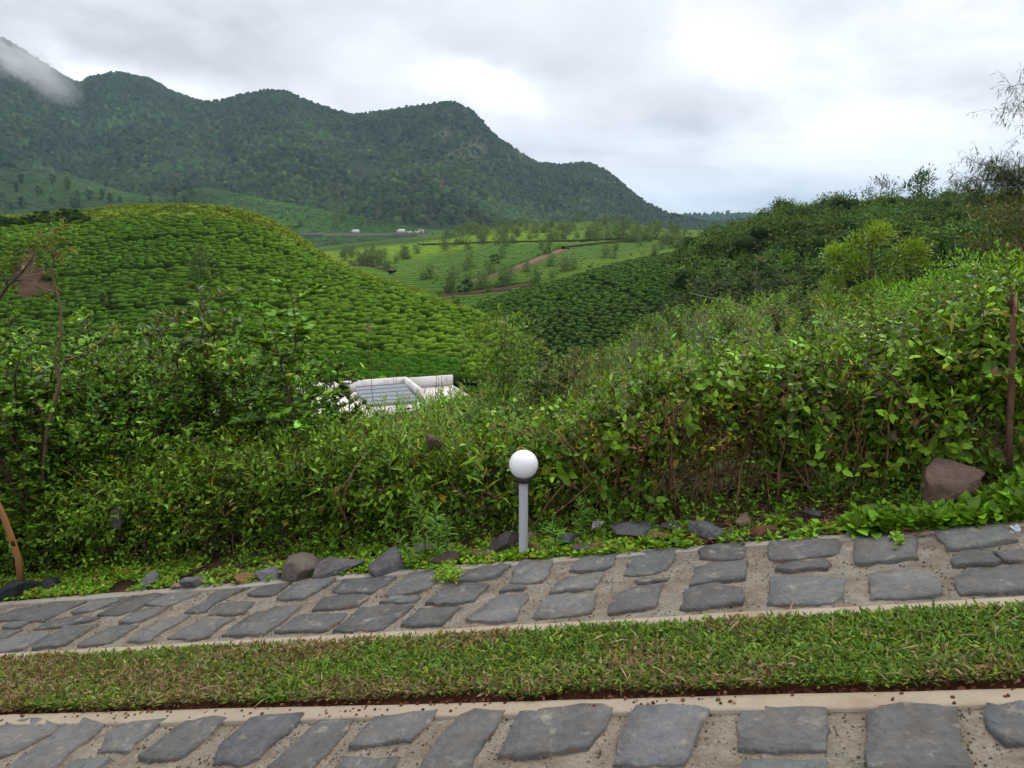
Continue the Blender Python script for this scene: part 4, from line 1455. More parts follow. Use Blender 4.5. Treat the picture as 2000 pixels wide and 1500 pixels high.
rte = np.random.default_rng(81)
TEA, TEA2, TEAD = np.array((.046, .130, .008)), np.array((.110, .245, .010)), np.array((.034, .078, .011))
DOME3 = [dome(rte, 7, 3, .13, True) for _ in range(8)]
DOME2 = [dome(rte, 6, 2, .13) for _ in range(8)]
TEMPL5 = []
for _ in range(6):
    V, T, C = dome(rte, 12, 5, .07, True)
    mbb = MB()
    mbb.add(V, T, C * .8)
    m = 90
    a = rte.uniform(0, 6.28, m)
    q = rte.uniform(0, .95, m) ** .5
    Pq = np.c_[q * np.cos(a), q * np.sin(a), .98 - .55 * q**3]
    add_leaves(mbb, Pq, np.c_[np.cos(a), np.sin(a), rte.uniform(.2, 1.4, m)], rte.uniform(.12, .24, m), .9, np.clip(rte.normal(1.05, .22, (m, 1)), .5, 1.6) * np.array([[1.05, 1, 1]]), LEAF2, rng=rte)
    TEMPL5.append(mbb.arrays())


def tea_points(names, x0, x1, y0, y1, pitch, rng, warp=.5, curve=.007):
    xs = np.arange(x0, x1, pitch * .86)
    ys = np.arange(y0 - 40, y1, pitch * 1.0)
    X, Y = np.meshgrid(xs, ys)
    X = X + (np.arange(len(ys)) % 2)[:, None] * pitch * .5
    X = X.ravel() + rng.normal(0, pitch * .19, X.size)
    Y = Y.ravel() + rng.normal(0, pitch * .075, Y.size)
    q = np.c_[X * .06, Y * .06]
    Y = Y + 2.2 * pitch * fbm(q, 3, 91) * warp * 2 + .5 * curve * np.maximum(X + 62, 0) ** 2
    X = X + 2.2 * pitch * fbm(q + 40, 3, 92) * warp * 2
    return X, Y


def nearest_v(G, names, X, Y):
    out, V_ = [], []
    for x, y in zip(X, Y):
        h = None
        for nm in names:
            h = BVHS[nm].ray_cast(Vector((x, y, 900)), Vector((0, 0, -1)))
        out.append(h[0].z if h[0] is not None else np.nan)
        nq = (G.shape[0] - 1) * (G.shape[1] - 1)
        V_.append((h[2] % nq) // (G.shape[1] - 1) / (G.shape[0] - 1) if h[0] is not None else -1)
    return np.array(out), np.array(V_)


X, Y = tea_points(['tea_hill'], -112, 16, 40, 122, .74, rte)
Z, V_ = nearest_v(GT, ['tea_hill'], X, Y)
ok = ~np.isnan(Z) & (V_ < .652) & (V_ > .0)
X, Y, Z, V_ = X[ok], Y[ok], Z[ok], V_[ok]
P = np.c_[X, Y, Z]
px_, py_ = to_px(P)
# narrow picking paths, the bare red bank on the left
path = np.zeros(len(P), bool)
for v0, sl_ in ((.17, .00002), (.30, -.00001), (.43, .00003), (.55, .0)):
    path |= np.abs(V_ + (px_ - 500) * sl_ + .012 * np.sin(px_ * .012) - v0) < .0065
bank_w = np.interp(py_, [480, 500, 560, 640], [20, 34, 62, 55])
bank_c = np.interp(py_, [480, 520, 560, 640], [50, 58, 62, 125])
bank = (np.abs(px_ - bank_c) < bank_w * .8) & (py_ > 490) & (py_ < 592)
keep = ~path & ~bank & (px_ > -260) & (px_ < 1040)
P, px_, py_, V_ = P[keep], px_[keep], py_[keep], V_[keep]
n = len(P)
sh = fbm(np.c_[P[:, 0] * .05, P[:, 1] * .05], 3, 95)
f_ = np.clip(.40 + .6 * sh + (px_ - 420) / 900 + (560 - py_) / 900 + rte.normal(0, .12, n), 0, 1)[:, None]
tint = TEA * (1 - f_) + TEA2 * f_
tint = tint * (1 + rte.normal(0, .10, (n, 1)))
dry_ = rte.random(n) < .012
tint[dry_] *= .55
yaw = rte.normal(0, .16, n) + np.arctan(.007 * np.maximum(P[:, 0] + 62, 0)) + .4 * fbm(np.c_[P[:, 0] * .05, P[:, 1] * .05], 2, 96)
rot = np.zeros((n, 3, 3))
rot[:, 0, 0], rot[:, 0, 1], rot[:, 1, 0], rot[:, 1, 1], rot[:, 2, 2] = np.cos(yaw), -np.sin(yaw), np.sin(yaw), np.cos(yaw), 1
sx = rte.uniform(.31, .47, n)
S = np.c_[sx * rte.uniform(1.1, 1.6, n), sx * rte.uniform(.64, .82, n), rte.uniform(.50, .80, n)]
d2 = P[:, 1]
vis = (py_ < 752) & (px_ > 130) & (px_ < 905)
order = np.argsort(np.where(vis, d2, 1e9))
near = order[:300]
far = np.setdiff1d(np.arange(n), near)
mb = MB()
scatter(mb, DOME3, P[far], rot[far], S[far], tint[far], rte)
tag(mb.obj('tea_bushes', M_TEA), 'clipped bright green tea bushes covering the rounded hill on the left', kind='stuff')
TEAM = []
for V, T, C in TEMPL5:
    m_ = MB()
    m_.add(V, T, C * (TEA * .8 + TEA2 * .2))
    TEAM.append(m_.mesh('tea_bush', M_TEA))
for j in near:
    o = bpy.data.objects.new('tea_bush', TEAM[int(rte.integers(0, 6))])
    o.location = P[j]
    o.rotation_euler = (0, 0, yaw[j])
    o.scale = S[j]
    COL.objects.link(o)
    tag(o, 'clipped tea bush low on the left tea hill, behind the white roof', 'tea bush', 'tea bushes low on the left hill')

# bare red bank
yy_ = np.linspace(487, 594, 26)
lo_ = np.interp(yy_, [486, 520, 560, 594], [42, 26, 2, -6]) + rte.normal(0, 6, 26)
hi_ = np.interp(yy_, [486, 520, 560, 594], [84, 92, 116, 130]) + rte.normal(0, 6, 26)
Gb = np.zeros((26, 12, 3))
for i in range(26):
    for j in range(12):
        h = look(['tea_hill'], lo_[i] + (hi_[i] - lo_[i]) * j / 11, yy_[i])[0]
        Gb[i, j] = h + [0, 0, (.10 + rte.uniform(0, .22)) if 0 < j < 11 and 0 < i < 25 else -.3]
grid_mesh('soil_bank', Gb, M_SOIL, np.tile(np.array([.062, .038, .021]), (26, 12, 1)) * rte.uniform(.7, 1.25, (26, 12, 1)), bvh=False)

# shrubs along the rim of the hill top, grass above it
RG = 'dark scrubby bushes along the rim of the tea hill'
SCR = [blob_tree(rte, ((.04, .085, .018), (.06, .115, .02), G_DRK), (2, 2, 1), r=.6, th=.05, lobes=10, leaf=.12, n=420, lob=.5, r0=.02) for _ in range(4)]
for k in range(74):
    px = rte.uniform(-120, 600)
    yb = np.interp(px, [e[0] for e in edge], [e[1] for e in edge]) - rte.uniform(-2, 3)
    if px < 175:
        yb -= rte.uniform(0, 14)
    h = look(['tea_hill'], px, yb)
    if h is None or h[0][1] > 150:
        continue
    s_ = rte.uniform(.35, .75) * (2.6 if px < 175 else 1.0)
    t = put_tree(SCR[int(rte.integers(0, 4))], 'dark scrubby bush on the rim of the tea hill, under the grassy top', h[0] - [0, 0, .15], rte.uniform(0, 6.28), (s_ * 1.5, s_ * 1.5, s_), RG, 'bush', 'bush')
mb = MB()
n = 6500
iu = rte.integers(0, len(PXT) - 1, n)
vv = rte.uniform(.655, .80, n)
iv = (vv * 89).astype(int)
fu, fv = rte.random((n, 1)), rte.random((n, 1))
P = GT[iv, iu] * (1 - fu) * (1 - fv) + GT[iv, iu + 1] * fu * (1 - fv) + GT[iv + 1, iu] * (1 - fu) * fv + GT[iv + 1, iu + 1] * fu * fv
GRS = [rosette(rte, 7, .5, .75, LEAF2, 22, ((.20, .32, .03), (.16, .27, .03), (.26, .31, .05)), (3, 2, 1)) for _ in range(4)]
scatter(mb, GRS, P, rotz_tilt(n, .1, rte), rte.uniform(.6, 1.5, n), pal(n, [(1, 1, 1), (.8, .85, .9), (1.1, .95, .8)], (3, 2, 1), rte, .1), rte)
m_ = 420
ii, side = rte.integers(0, 26, m_), rte.random(m_)
fr_ = np.where(side < .42, rte.uniform(-.15, .14, m_), np.where(side < .84, rte.uniform(.86, 1.15, m_), rte.uniform(0, 1, m_)))
ii = np.where(side >= .84, np.where(rte.random(m_) < .6, rte.integers(22, 26, m_), rte.integers(0, 26, m_)), ii)
Pb = []
for i, q in zip(ii, fr_):
    h = look(['tea_hill'], lo_[i] + (hi_[i] - lo_[i]) * q, yy_[i] + rte.normal(0, 3))
    Pb.append(h[0])
scatter(mb, GRS, np.array(Pb) + [0, 0, .15], rotz_tilt(m_, .3, rte), rte.uniform(.8, 2.2, m_), pal(m_, [(.55, .62, .7), (.8, .7, .6), (.4, .5, .5)], (2, 1, 2), rte, .15), rte)
tag(mb.obj('hilltop_grass', M_LEAF_FAR), 'pale yellowish green grass on the flat top of the tea hill', kind='stuff')

# tea on the darker slope to the right
X, Y = tea_points(['tea_slope'], -10, 66, 66, 158, .86, rte, curve=.0)
Z, V_ = nearest_v(GR, ['tea_slope'], X, Y)
ok = ~np.isnan(Z) & (V_ < .755)
P = np.c_[X, Y, Z][ok]
px_, py_ = to_px(P)
bare_ = (fbm(P * [.07, .07, 0], 3, 97) > .36) & (py_ > 590) & (px_ > 1080) | (np.abs((py_ - 560) - (px_ - 1180) * .45) < 2.2)
ok = ~bare_ & (px_ > 890) & (px_ < 1560)
P = P[ok]
n = len(P)
f_ = np.clip(.35 + .6 * fbm(P * [.04, .04, 0], 3, 98) + rte.normal(0, .15, n), 0, 1)[:, None]
tint = (TEAD * (1 - f_) + TEA * .8 * f_) * (1 + rte.normal(0, .12, (n, 1)))
sx = rte.uniform(.32, .44, n)
mb = MB()
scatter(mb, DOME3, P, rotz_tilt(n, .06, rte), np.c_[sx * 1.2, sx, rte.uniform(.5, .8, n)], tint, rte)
tag(mb.obj('slope_tea', M_TEA), 'darker green tea bushes on the slope at the right of the valley', kind='stuff')

# tea rows on the fields across the valley, too far to part: low ridges of bushes along the contour
mb = MB()
rows = 84
vs_ = np.linspace(.03, .80, rows)
TRK = [[(1100, 492), (1080, 500), (1060, 507), (1040, 516), (1010, 528), (980, 538), (945, 548), (915, 557)], [(860, 582), (920, 577), (960, 572), (1000, 566), (1040, 561)], [(690, 518), (720, 520), (745, 526), (765, 534)]]
TP = np.concatenate([np.c_[np.interp(np.linspace(0, 1, 60), np.linspace(0, 1, len(t)), [p[0] for p in t]), np.interp(np.linspace(0, 1, 60), np.linspace(0, 1, len(t)), [p[1] for p in t])] for t in TRK])
ncol = 230
uu = np.linspace(0, len(PXM) - 1.001, ncol)
i0 = uu.astype(int)
fu = (uu - i0)[:, None]
for r_ in range(rows):
    q = vs_[r_] * 89 + .35 * fbm(np.c_[uu * .05, uu * 0 + r_ * .02], 2, 99) * 2
    q = np.clip(q, 0, 87.9)
    j0 = q.astype(int)
    fv = (q - j0)[:, None]
    Pr = (GM[j0, i0] * (1 - fu) + GM[j0, i0 + 1] * fu) * (1 - fv) + (GM[j0 + 1, i0] * (1 - fu) + GM[j0 + 1, i0 + 1] * fu) * fv
    wv = 0.85 + .2 * vs_[r_]
    hz = .9 + .25 * rte.random(ncol)
    dirv = np.array([0, 1, .12])
    ring = [(-1.0, -.1), (-.7, .85), (.55, .95), (1.0, -.1)]
    V = np.stack([Pr + dirv * wv * a * rte.uniform(.85, 1.15, (ncol, 1)) + np.c_[np.zeros(ncol), np.zeros(ncol), hz * b] for a, b in ring], axis=1)
    qx, qy = to_px(Pr)
    dm = (np.abs(qx[:, None] - TP[None, :, 0]) * .6 + np.abs(qy[:, None] - TP[None, :, 1])).min(1)
    gap = (rte.random(ncol - 1) < .05) | (dm[:-1] < 6.5) | (dm[1:] < 6.5)
    idx = np.arange(ncol - 1)[~gap] * 4
    T = []
    for k in range(3):
        T += [np.c_[idx + k, idx + 4 + k, idx + 5 + k], np.c_[idx + k, idx + 5 + k, idx + 1 + k]]
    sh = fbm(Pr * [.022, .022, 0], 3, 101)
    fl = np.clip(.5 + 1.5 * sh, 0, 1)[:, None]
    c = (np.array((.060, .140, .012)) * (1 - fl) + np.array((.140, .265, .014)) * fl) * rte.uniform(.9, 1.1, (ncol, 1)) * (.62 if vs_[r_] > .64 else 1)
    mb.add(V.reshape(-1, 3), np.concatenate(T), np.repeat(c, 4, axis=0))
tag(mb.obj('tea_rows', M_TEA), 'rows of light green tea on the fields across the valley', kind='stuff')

# the same on the far land below the mountain
mb = MB()
n = 9000
vv = rte.uniform(.05, .79, n)
iv, iu = (vv * 69).astype(int), rte.integers(0, len(PXF) - 1, n)
fu, fv = rte.random((n, 1)), rte.random((n, 1))
P = GF[iv, iu] * (1 - fu) * (1 - fv) + GF[iv, iu + 1] * fu * (1 - fv) + GF[iv + 1, iu] * (1 - fu) * fv + GF[iv + 1, iu + 1] * fu * fv
sh = fbm(P * [.012, .012, 0], 3, 102)
px_, py_ = to_px(P)
fl = np.clip(.45 + 1.4 * sh + (px_ - 250) / 900, 0, 1)[:, None]
c = (np.array((.024, .055, .018)) * (1 - fl) + np.array((.07, .14, .024)) * fl) * rte.uniform(.8, 1.15, (n, 1))
scatter(mb, DOME2, P - [0, 0, .2], rotz_tilt(n, .05, rte), np.c_[rte.uniform(1.5, 4.5, n), rte.uniform(.8, 1.2, n), rte.uniform(.7, 1.0, n)] * np.array([1, 1, 1]), c, rte)
tag(mb.obj('far_tea', M_TEA), 'tea land at the foot of the mountain', kind='stuff')

# ------------------------------------------------------------------ shade trees on the fields
OAK = ((.12, .185, .060), (.15, .215, .075), (.09, .15, .045))
K_OAK = []
for _ in range(6):
    w, f = tree_meshes(rte, 1.0, .12, .30, 10, .135, .65, 560, OAK, rte.uniform(.5, 2, 3), temp=LEAF2, r0=.014, lob=.55, flat=1.0, bark=(.10, .085, .065))
    m_ = MB()
    for q in (w, f):
        m_.add(*q.arrays())
    K_OAK.append(m_.mesh('shade_tree', M_LEAF_FAR))
K_DRK = []
for _ in range(3):
    w, f = tree_meshes(rte, 1.0, .15, .36, 9, .09, .7, 420, ((.045, .085, .02), (.065, .11, .025)), (1, 1), core=True, temp=LEAF2, r0=.02, lob=.5, bark=(.06, .05, .04))
    m_ = MB()
    for q in (w, f):
        m_.add(*q.arrays())
    K_DRK.append(m_.mesh('tree', M_LEAF_FAR))


def one(me, name, label, cat, loc, s_, group=None):
    o = bpy.data.objects.new(name, me)
    o.location = tuple(loc)
    o.rotation_euler = (0, 0, rte.uniform(0, 6.28))
    o.scale = s_
    COL.objects.link(o)
    return tag(o, label, cat, group)


OG = 'slender grey green shade trees scattered over the far tea fields'
OL = 'slender grey green shade tree standing among the far tea fields'
FARS = ['tea_fields', 'far_tea_fields', 'tea_slope', 'tea_hill', 'hillside', 'wooded_hill']
c_ = 0
while c_ < 190:
    r_ = rte.random()
    if r_ < .50:                       # the wooded crest of the fields
        px = rte.uniform(862, 1340)
        py = np.interp(px, [e[0] for e in m4], [e[1] for e in m4]) + rte.uniform(0, 1) ** 1.4 * 40
        hh_ = rte.uniform(2.8, 5.2)
    elif r_ < .68:                     # the grove left of the fields
        px, py = rte.uniform(600, 800), rte.uniform(496, 535)
        hh_ = rte.uniform(3.0, 5)
    else:
        px, py = rte.uniform(700, 1360), rte.uniform(470, 585)
        hh_ = rte.uniform(2.6, 4.8)
    if px < 862 and py < 494:
        continue
    h = look(FARS, px, py)
    if h is None or not (160 < h[0][1] < 420) or h[0][2] < -60:
        continue
    one(K_OAK[int(rte.integers(0, 6))], 'shade_tree', OL, 'tree', h[0] - [0, 0, .2], (hh_ * 1.05, hh_ * 1.05, hh_), OG)
    c_ += 1
for k in range(36):                    # and on the land by the road
    px, py = rte.uniform(480, 860), rte.uniform(405, 480)
    h = look(FARS, px, py)
    if h is None or h[0][1] < 380 or h[0][1] > 720 or 446 < py < 488:
        continue
    hh_ = rte.uniform(4, 8)
    one(K_OAK[int(rte.integers(0, 6))], 'shade_tree', 'grey green shade tree on the tea land near the hillside road', 'tree', h[0] - [0, 0, .2], (hh_, hh_, hh_), 'shade trees near the hillside road')
for k in range(46):
    px, py = rte.uniform(-60, 420), rte.uniform(335, 415)
    h = look(FARS + ['mountain'], px, py)
    if h is None or h[0][1] < 480 or h[0][1] > 760:
        continue
    s_ = rte.uniform(4, 9)
    one(K_DRK[int(rte.integers(0, 3))], 'tree', 'small dark tree on the dim tea land below the left part of the mountain', 'tree', h[0] - [0, 0, .2], (s_, s_, s_), 'small dark trees on the land below the mountain')
for px, py, hpx, lab in ((966, 522, 26, 'small round dark tree alone in the middle of the bright tea field'), (1152, 531, 14, 'small dark bush on the tea field, above the dirt track bend'), (1052, 555, 24, 'dark narrow tree by the end of the lower dirt track'),
                         (908, 578, 34, 'dark narrow tree on the valley floor beside the tea hill flank'), (1071, 500, 18, 'small dark tree where the dirt track climbs out of sight'), (870, 575, 16, 'low dark bush beside the tea hill flank'), (893, 600, 18, 'dark bush at the edge of the tea hill above the big olive shrub'),
                         (1277, 507, 16, 'small dark tree near the top of the right tea slope')):
    h = look(FARS, px, py)
    s_ = hpx / F * h[0][1] * 1.05
    one(K_DRK[int(rte.integers(0, 3))], 'tree', lab, 'tree', h[0] - [0, 0, .1], (s_ * 1.15, s_ * 1.15, s_))
bw, bf = tree_meshes(rte, 1.0, .25, .55, 14, .06, .7, 1300, ((.10, .17, .03), (.075, .14, .03)), (1, 1), temp=LEAF2, r0=.04, lob=.38)
h = look(FARS, 1216, 474)
if h is not None:
    s_ = 50 / F * h[0][1]
    put_tree((bw.mesh('trunk', M_BARK), bf.mesh('crown', M_LEAF_FAR)), 'large spreading light green tree on the crest of the far tea fields', h[0] - [0, 0, .2], 1.0, (s_, s_, s_), None)
for px, py, hpx, lab in ((393, 555, 66, 'thin wispy dark tree standing in the tea on the left hill'), (212, 612, 46, 'small dark bluish tree in the tea on the left hill'), (268, 570, 26, 'faint low shrub in the tea between the wispy tree and the bluish tree')):
    h = look(['tea_hill'], px, py)
    s_ = hpx / F * h[0][1] * 1.03
    one(K_DRK[0] if hpx < 60 else K_OAK[1], 'tree', lab, 'tree', h[0], (s_ * .9, s_ * .9, s_))

# ------------------------------------------------------------------ tracks and the road


def ribbon(name, pix, names, w, mat, col, lift=.25, thick=.5, n=None):
    xs = np.array([p[0] for p in pix], float)
    k = np.r_[0, np.cumsum(np.hypot(np.diff(xs), np.diff([p[1] for p in pix])))]
    q = np.linspace(0, k[-1], n or max(12, int(k[-1] / 6)))
    X = hermite(k, xs, q)
    Y = hermite(k, np.array([p[1] for p in pix], float), q)
    H = [look(names, a, b) for a, b in zip(X, Y)]
    H = np.array([h[0] for h in H if h is not None])
    for _ in range(3):
        H[1:-1] = .25 * H[:-2] + .5 * H[1:-1] + .25 * H[2:]
    tg = np.gradient(H, axis=0) * [1, 1, 0]
    tg /= np.linalg.norm(tg, axis=1, keepdims=True)
    sd = np.c_[-tg[:, 1], tg[:, 0], np.zeros(len(tg))]
    up = np.array([0, 0, 1.0])
    R_ = [H - sd * w / 2 - up * thick, H - sd * w / 2 + up * lift, H + sd * w / 2 + up * lift, H + sd * w / 2 - up * thick]
    G = np.stack(R_)
    o = grid_mesh(name, G, mat, col, kind='structure', bvh=False, smooth=False)
    return H


ribbon('dirt_track', [(1100, 492), (1080, 500), (1060, 507), (1040, 516), (1010, 528), (980, 538), (945, 548), (915, 557)], ['tea_fields'], 3.0, M_SOIL, (.16, .105, .065), .8)
ribbon('dirt_track', [(860, 582), (920, 577), (960, 572), (1000, 566), (1040, 561)], ['tea_fields'], 2.2, M_SOIL, (.13, .08, .05), .8)
ribbon('dirt_track', [(690, 518), (720, 520), (745, 526), (765, 534)], ['tea_fields'], 2.4, M_SOIL, (.12, .09, .06), .8)
ribbon('dark_hedge_line', [(820, 484), (900, 482), (1000, 479), (1100, 478), (1200, 474), (1280, 470)], ['tea_fields'], 1.6, M_TERR, (.035, .045, .018), 1.5)
ribbon('dark_hedge_line', [(1100, 491), (1160, 484), (1240, 477), (1330, 470)], ['tea_fields'], 1.6, M_TERR, (.035, .045, .018), 1.5)
RD = ribbon('road', [(590, 459), (640, 459.5), (700, 459), (760, 459.5), (800, 460), (845, 461)], ['far_tea_fields'], 6, M_KERB, (.16, .15, .14), 1.2, 3.0)


def retaining(px0, px1, lab):
    q = np.linspace(px0, px1, 9)
    H = [look(['far_tea_fields'], a, 461.5) for a in q]
    H = np.array([h[0] for h in H if h is not None])
    H[:, 1] -= 3.2
    t = thing('retaining_wall', lab, 'wall', tuple(H[0]))
    mb = MB()
    V = []
    for h in H:
        V += [h - H[0] + [0, -.4, -2.8], h - H[0] + [0, 0, 1.3], h - H[0] + [0, .6, 1.3], h - H[0] + [0, .6, -2.8]]
    T = []
    for i in range(len(H) - 1):
        for k in range(4):
            a, b = i * 4 + k, i * 4 + (k + 1) % 4
            T += [[a, a + 4, b + 4], [a, b + 4, b]]
    mb.add(np.array(V), np.array(T), (.075, .072, .08))
    mb.obj('wall', M_ROCK, t)
    mb = MB()
    tube(mb, H - H[0] + [0, .3, 1.36], .22, (.14, .135, .13), 4)
    mb.obj('coping', M_ROCK, t)


retaining(768, 815, 'dark stone retaining wall under the road by the white lorry')
retaining(590, 634, 'dark stone retaining wall at the left end of the hillside road')


def vehicle(px, ln, ht, lab, cat, name, box_body):
    h = look(['far_tea_fields'], px, 459.3)[0] + [0, 0, 1.25]
    t = thing(name, lab, cat, tuple(h))
    A = np.eye(3)
    mb = MB()
    if box_body:
        box(mb, (ln * .1, 0, ht * .58), A, (ln * .38, 1.0, ht * .42), (.78, .78, .78))
    else:
        box(mb, (0, 0, ht * .42), A, (ln * .5, .85, ht * .24), (.75, .75, .76))
        box(mb, (ln * .02, 0, ht * .8), A, (ln * .28, .75, ht * .18), (.55, .57, .6))
    mb.obj('body', M_PLAIN, t)
    mb = MB()
    if box_body:
        box(mb, (-ln * .39, 0, ht * .46), A, (ln * .10, .95, ht * .30), (.70, .70, .70))
        box(mb, (-ln * .40, -.97, ht * .58), A, (ln * .06, .02, ht * .10), (.06, .07, .08))
        mb.obj('cab', M_PLAIN, t)
    else:
        box(mb, (ln * .02, -.77, ht * .8), A, (ln * .22, .02, ht * .12), (.06, .07, .08))
        mb.obj('window', M_PLAIN, t)
    for sx in (-.3, .3):
        for sy in (-.85, .85):
            mb = MB()
            an = np.linspace(0, 2 * math.pi, 11)[:-1]
            V = np.r_[np.c_[sx * ln + .42 * np.cos(an), np.full(10, sy - .1), .36 + .42 * np.sin(an)], np.c_[sx * ln + .42 * np.cos(an), np.full(10, sy + .1), .36 + .42 * np.sin(an)]]
            T = [[j, (j + 1) % 10, 10 + (j + 1) % 10] for j in range(10)] + [[j, 10 + (j + 1) % 10, 10 + j] for j in range(10)] + [[0, j, j + 1] for j in range(1, 9)] + [[10, 10 + j + 1, 10 + j] for j in range(1, 9)]
            mb.add(V, np.array(T), (.02, .02, .02))
            mb.obj('wheel', M_PLAIN, t)


vehicle(694, 5.0, 2.3, 'white box van alone on the left part of the distant hillside road', 'van', 'van', True)
vehicle(783, 5.4, 2.6, 'white lorry on the distant hillside road above the dark wall', 'lorry', 'lorry', True)
vehicle(799, 3.6, 1.5, 'small white car just right of the white lorry', 'car', 'car', False)
vehicle(814, 3.4, 1.5, 'small pale car at the right end of the hillside road, farther from the lorry', 'car', 'car', False)
h = look(['far_tea_fields'], 822, 458)[0] + [0, 3, .8]
t = thing('roadside_hut', 'little whitish hut with a tan bank at the right end of the hillside road', 'hut', tuple(h))
mb = MB()
box(mb, (0, 0, 1.2), np.eye(3), (1.6, 1.3, 1.3), (.62, .55, .5))
mb.obj('wall', M_PLAIN, t)
mb = MB()
box(mb, (0, 0, 2.62), np.eye(3), (1.9, 1.6, .1), (.45, .4, .38))
mb.obj('roof', M_PLAIN, t)
mb = MB()
box(mb, (0, -1.31, 1.0), np.eye(3), (.45, .03, .95), (.12, .1, .09))
mb.obj('door', M_PLAIN, t)

# ------------------------------------------------------------------ forest on the mountain and the far ridge: one mass
rm_ = np.random.default_rng(111)


def crown_t(rng):
    V, T, C = dome(rng, 5, 2, .2)
    C = np.ones_like(V)
    return V, T, C


CRN = [crown_t(rm_) for _ in range(10)]
mb = MB()
n = 27000
iu = rm_.integers(0, len(PXN) - 1, n)
vv = rm_.uniform(.06, .815, n)
iv = (vv * 119).astype(int)
fu, fv = rm_.random((n, 1)), rm_.random((n, 1))
P = GN[iv, iu] * (1 - fu) * (1 - fv) + GN[iv, iu + 1] * fu * (1 - fv) + GN[iv + 1, iu] * (1 - fu) * fv + GN[iv + 1, iu + 1] * fu * fv
rk = rock[iv, iu]
grassy = fbm(P * [.006, .004, .01], 4, 113) + np.clip((vv - .74) / .06, 0, 1) * .35
sc1 = fbm(P * [.018, .018, .01], 4, 114)
keep = (rk < .45) & ((rock2[iv, iu] < .3) | (rm_.random(n) < .55)) & ((grassy < .42) | (rm_.random(n) < .25))
P, grassy, sc1, vv = P[keep], grassy[keep], sc1[keep], vv[keep]
n = len(P)
sz = rm_.uniform(1.9, 4.6, n) * (1 + .35 * np.clip(fbm(P * .012, 3, 117), -.6, .8)) * (1 - .35 * np.clip((vv - .55) / .25, 0, 1))
c = pal(n, [(.032, .058, .022), (.046, .074, .026), (.024, .042, .020), (.068, .105, .030), (.070, .060, .032)], (5, 4, 4, 1.2, .45), rm_, .22)
lf_ = np.clip(sc1 * 2, 0, 1)[:, None]
c = c * (1 - .6 * lf_) + np.array([.075, .135, .032]) * .6 * lf_
c *= (1 + .5 * np.clip(fbm(P * [.008, .008, .012], 3, 118), -.6, .8))[:, None]
scatter(mb, CRN, P - [0, 0, .6], rotz_tilt(n, .15, rm_), np.c_[sz, sz, sz * rm_.uniform(.9, 1.7, n)], c, rm_)
tag(mb.obj('mountain_forest', M_LEAF_FAR), 'dense dark forest covering the mountain', kind='stuff')
mb = MB()
n = 900
px = rm_.uniform(1200, 1600, n)
yy = np.interp(px, [e[0] for e in e1], [e[1] for e in e1]) + np.abs(rm_.normal(0, 9, n)) + 1
P = np.array([at(a, b, 2260 - 8 * (b - c_)) for a, b, c_ in zip(px, yy, yy * 0 + 425)])
sz = rm_.uniform(5, 9, n)
scatter(mb, CRN, P, rotz_tilt(n, .1, rm_), np.c_[sz * .8, sz * .8, sz * rm_.uniform(1.0, 2.4, n)], pal(n, [(.03, .06, .02), (.04, .07, .022)], (1, 1), rm_), rm_)
tag(mb.obj('ridge_forest', M_LEAF_FAR), 'hazy forest along the far low ridge', kind='stuff')
# ------------------------------------------------------------------ white flat roofed building below
rb = np.random.default_rng(121)
Rr_ = at(790, 736.5, 52.0)
Ab = np.array([.931, .364, 0.0])
Bb = np.array([-.364, .931, 0.0])
AX = np.array([Ab, Bb, [0, 0, 1.0]])
bld = thing('building', 'white flat roofed building half hidden in the valley below the tea hill', 'building', tuple(Rr_ - [0, 0, 6]))
bl = np.array(bld.location)
ztop = Rr_[2]
deck = ztop - .72


def bpt(a, b, z):
    return Rr_ * [1, 1, 0] + Ab * a + Bb * b + [0, 0, z] - bl


def bpart(name, a0, a1, b0, b1, z0, z1, col, mat=M_WALL):
    mb = MB()
    box(mb, bpt((a0 + a1) / 2, (b0 + b1) / 2, (z0 + z1) / 2), AX, ((a1 - a0) / 2, (b1 - b0) / 2, (z1 - z0) / 2), col)
    return mb.obj(name, mat, bld)


WHT = (.72, .69, .68)
bpart('wall', -13.0, 0, -9, 0, deck - 5.5, deck - .15, WHT)
bpart('roof_slab', -13.15, .15, -9.15, -.15, deck - .147, deck, (.70, .64, .63))
bpart('parapet', -13.15, .15, -.147, .10, deck - .147, ztop, (.76, .73, .71))
bpart('parapet', -.10, .152, -4.2, -.15, deck + .003, ztop - .02, (.74, .71, .69))
bpart('parapet', -13.15, -12.9, -9, -.15, deck + .003, ztop - .12, (.66, .72, .78))
bpart('wall', .155, 3.4, -6, .3, deck - 5.5, deck - .30, WHT)
bpart('roof_slab', .155, 3.5, -6.1, .05, deck - .297, deck - .12, (.70, .64, .63))
bpart('parapet', .155, 3.5, .053, .30, deck - .297, ztop - .12, (.74, .71, .69))
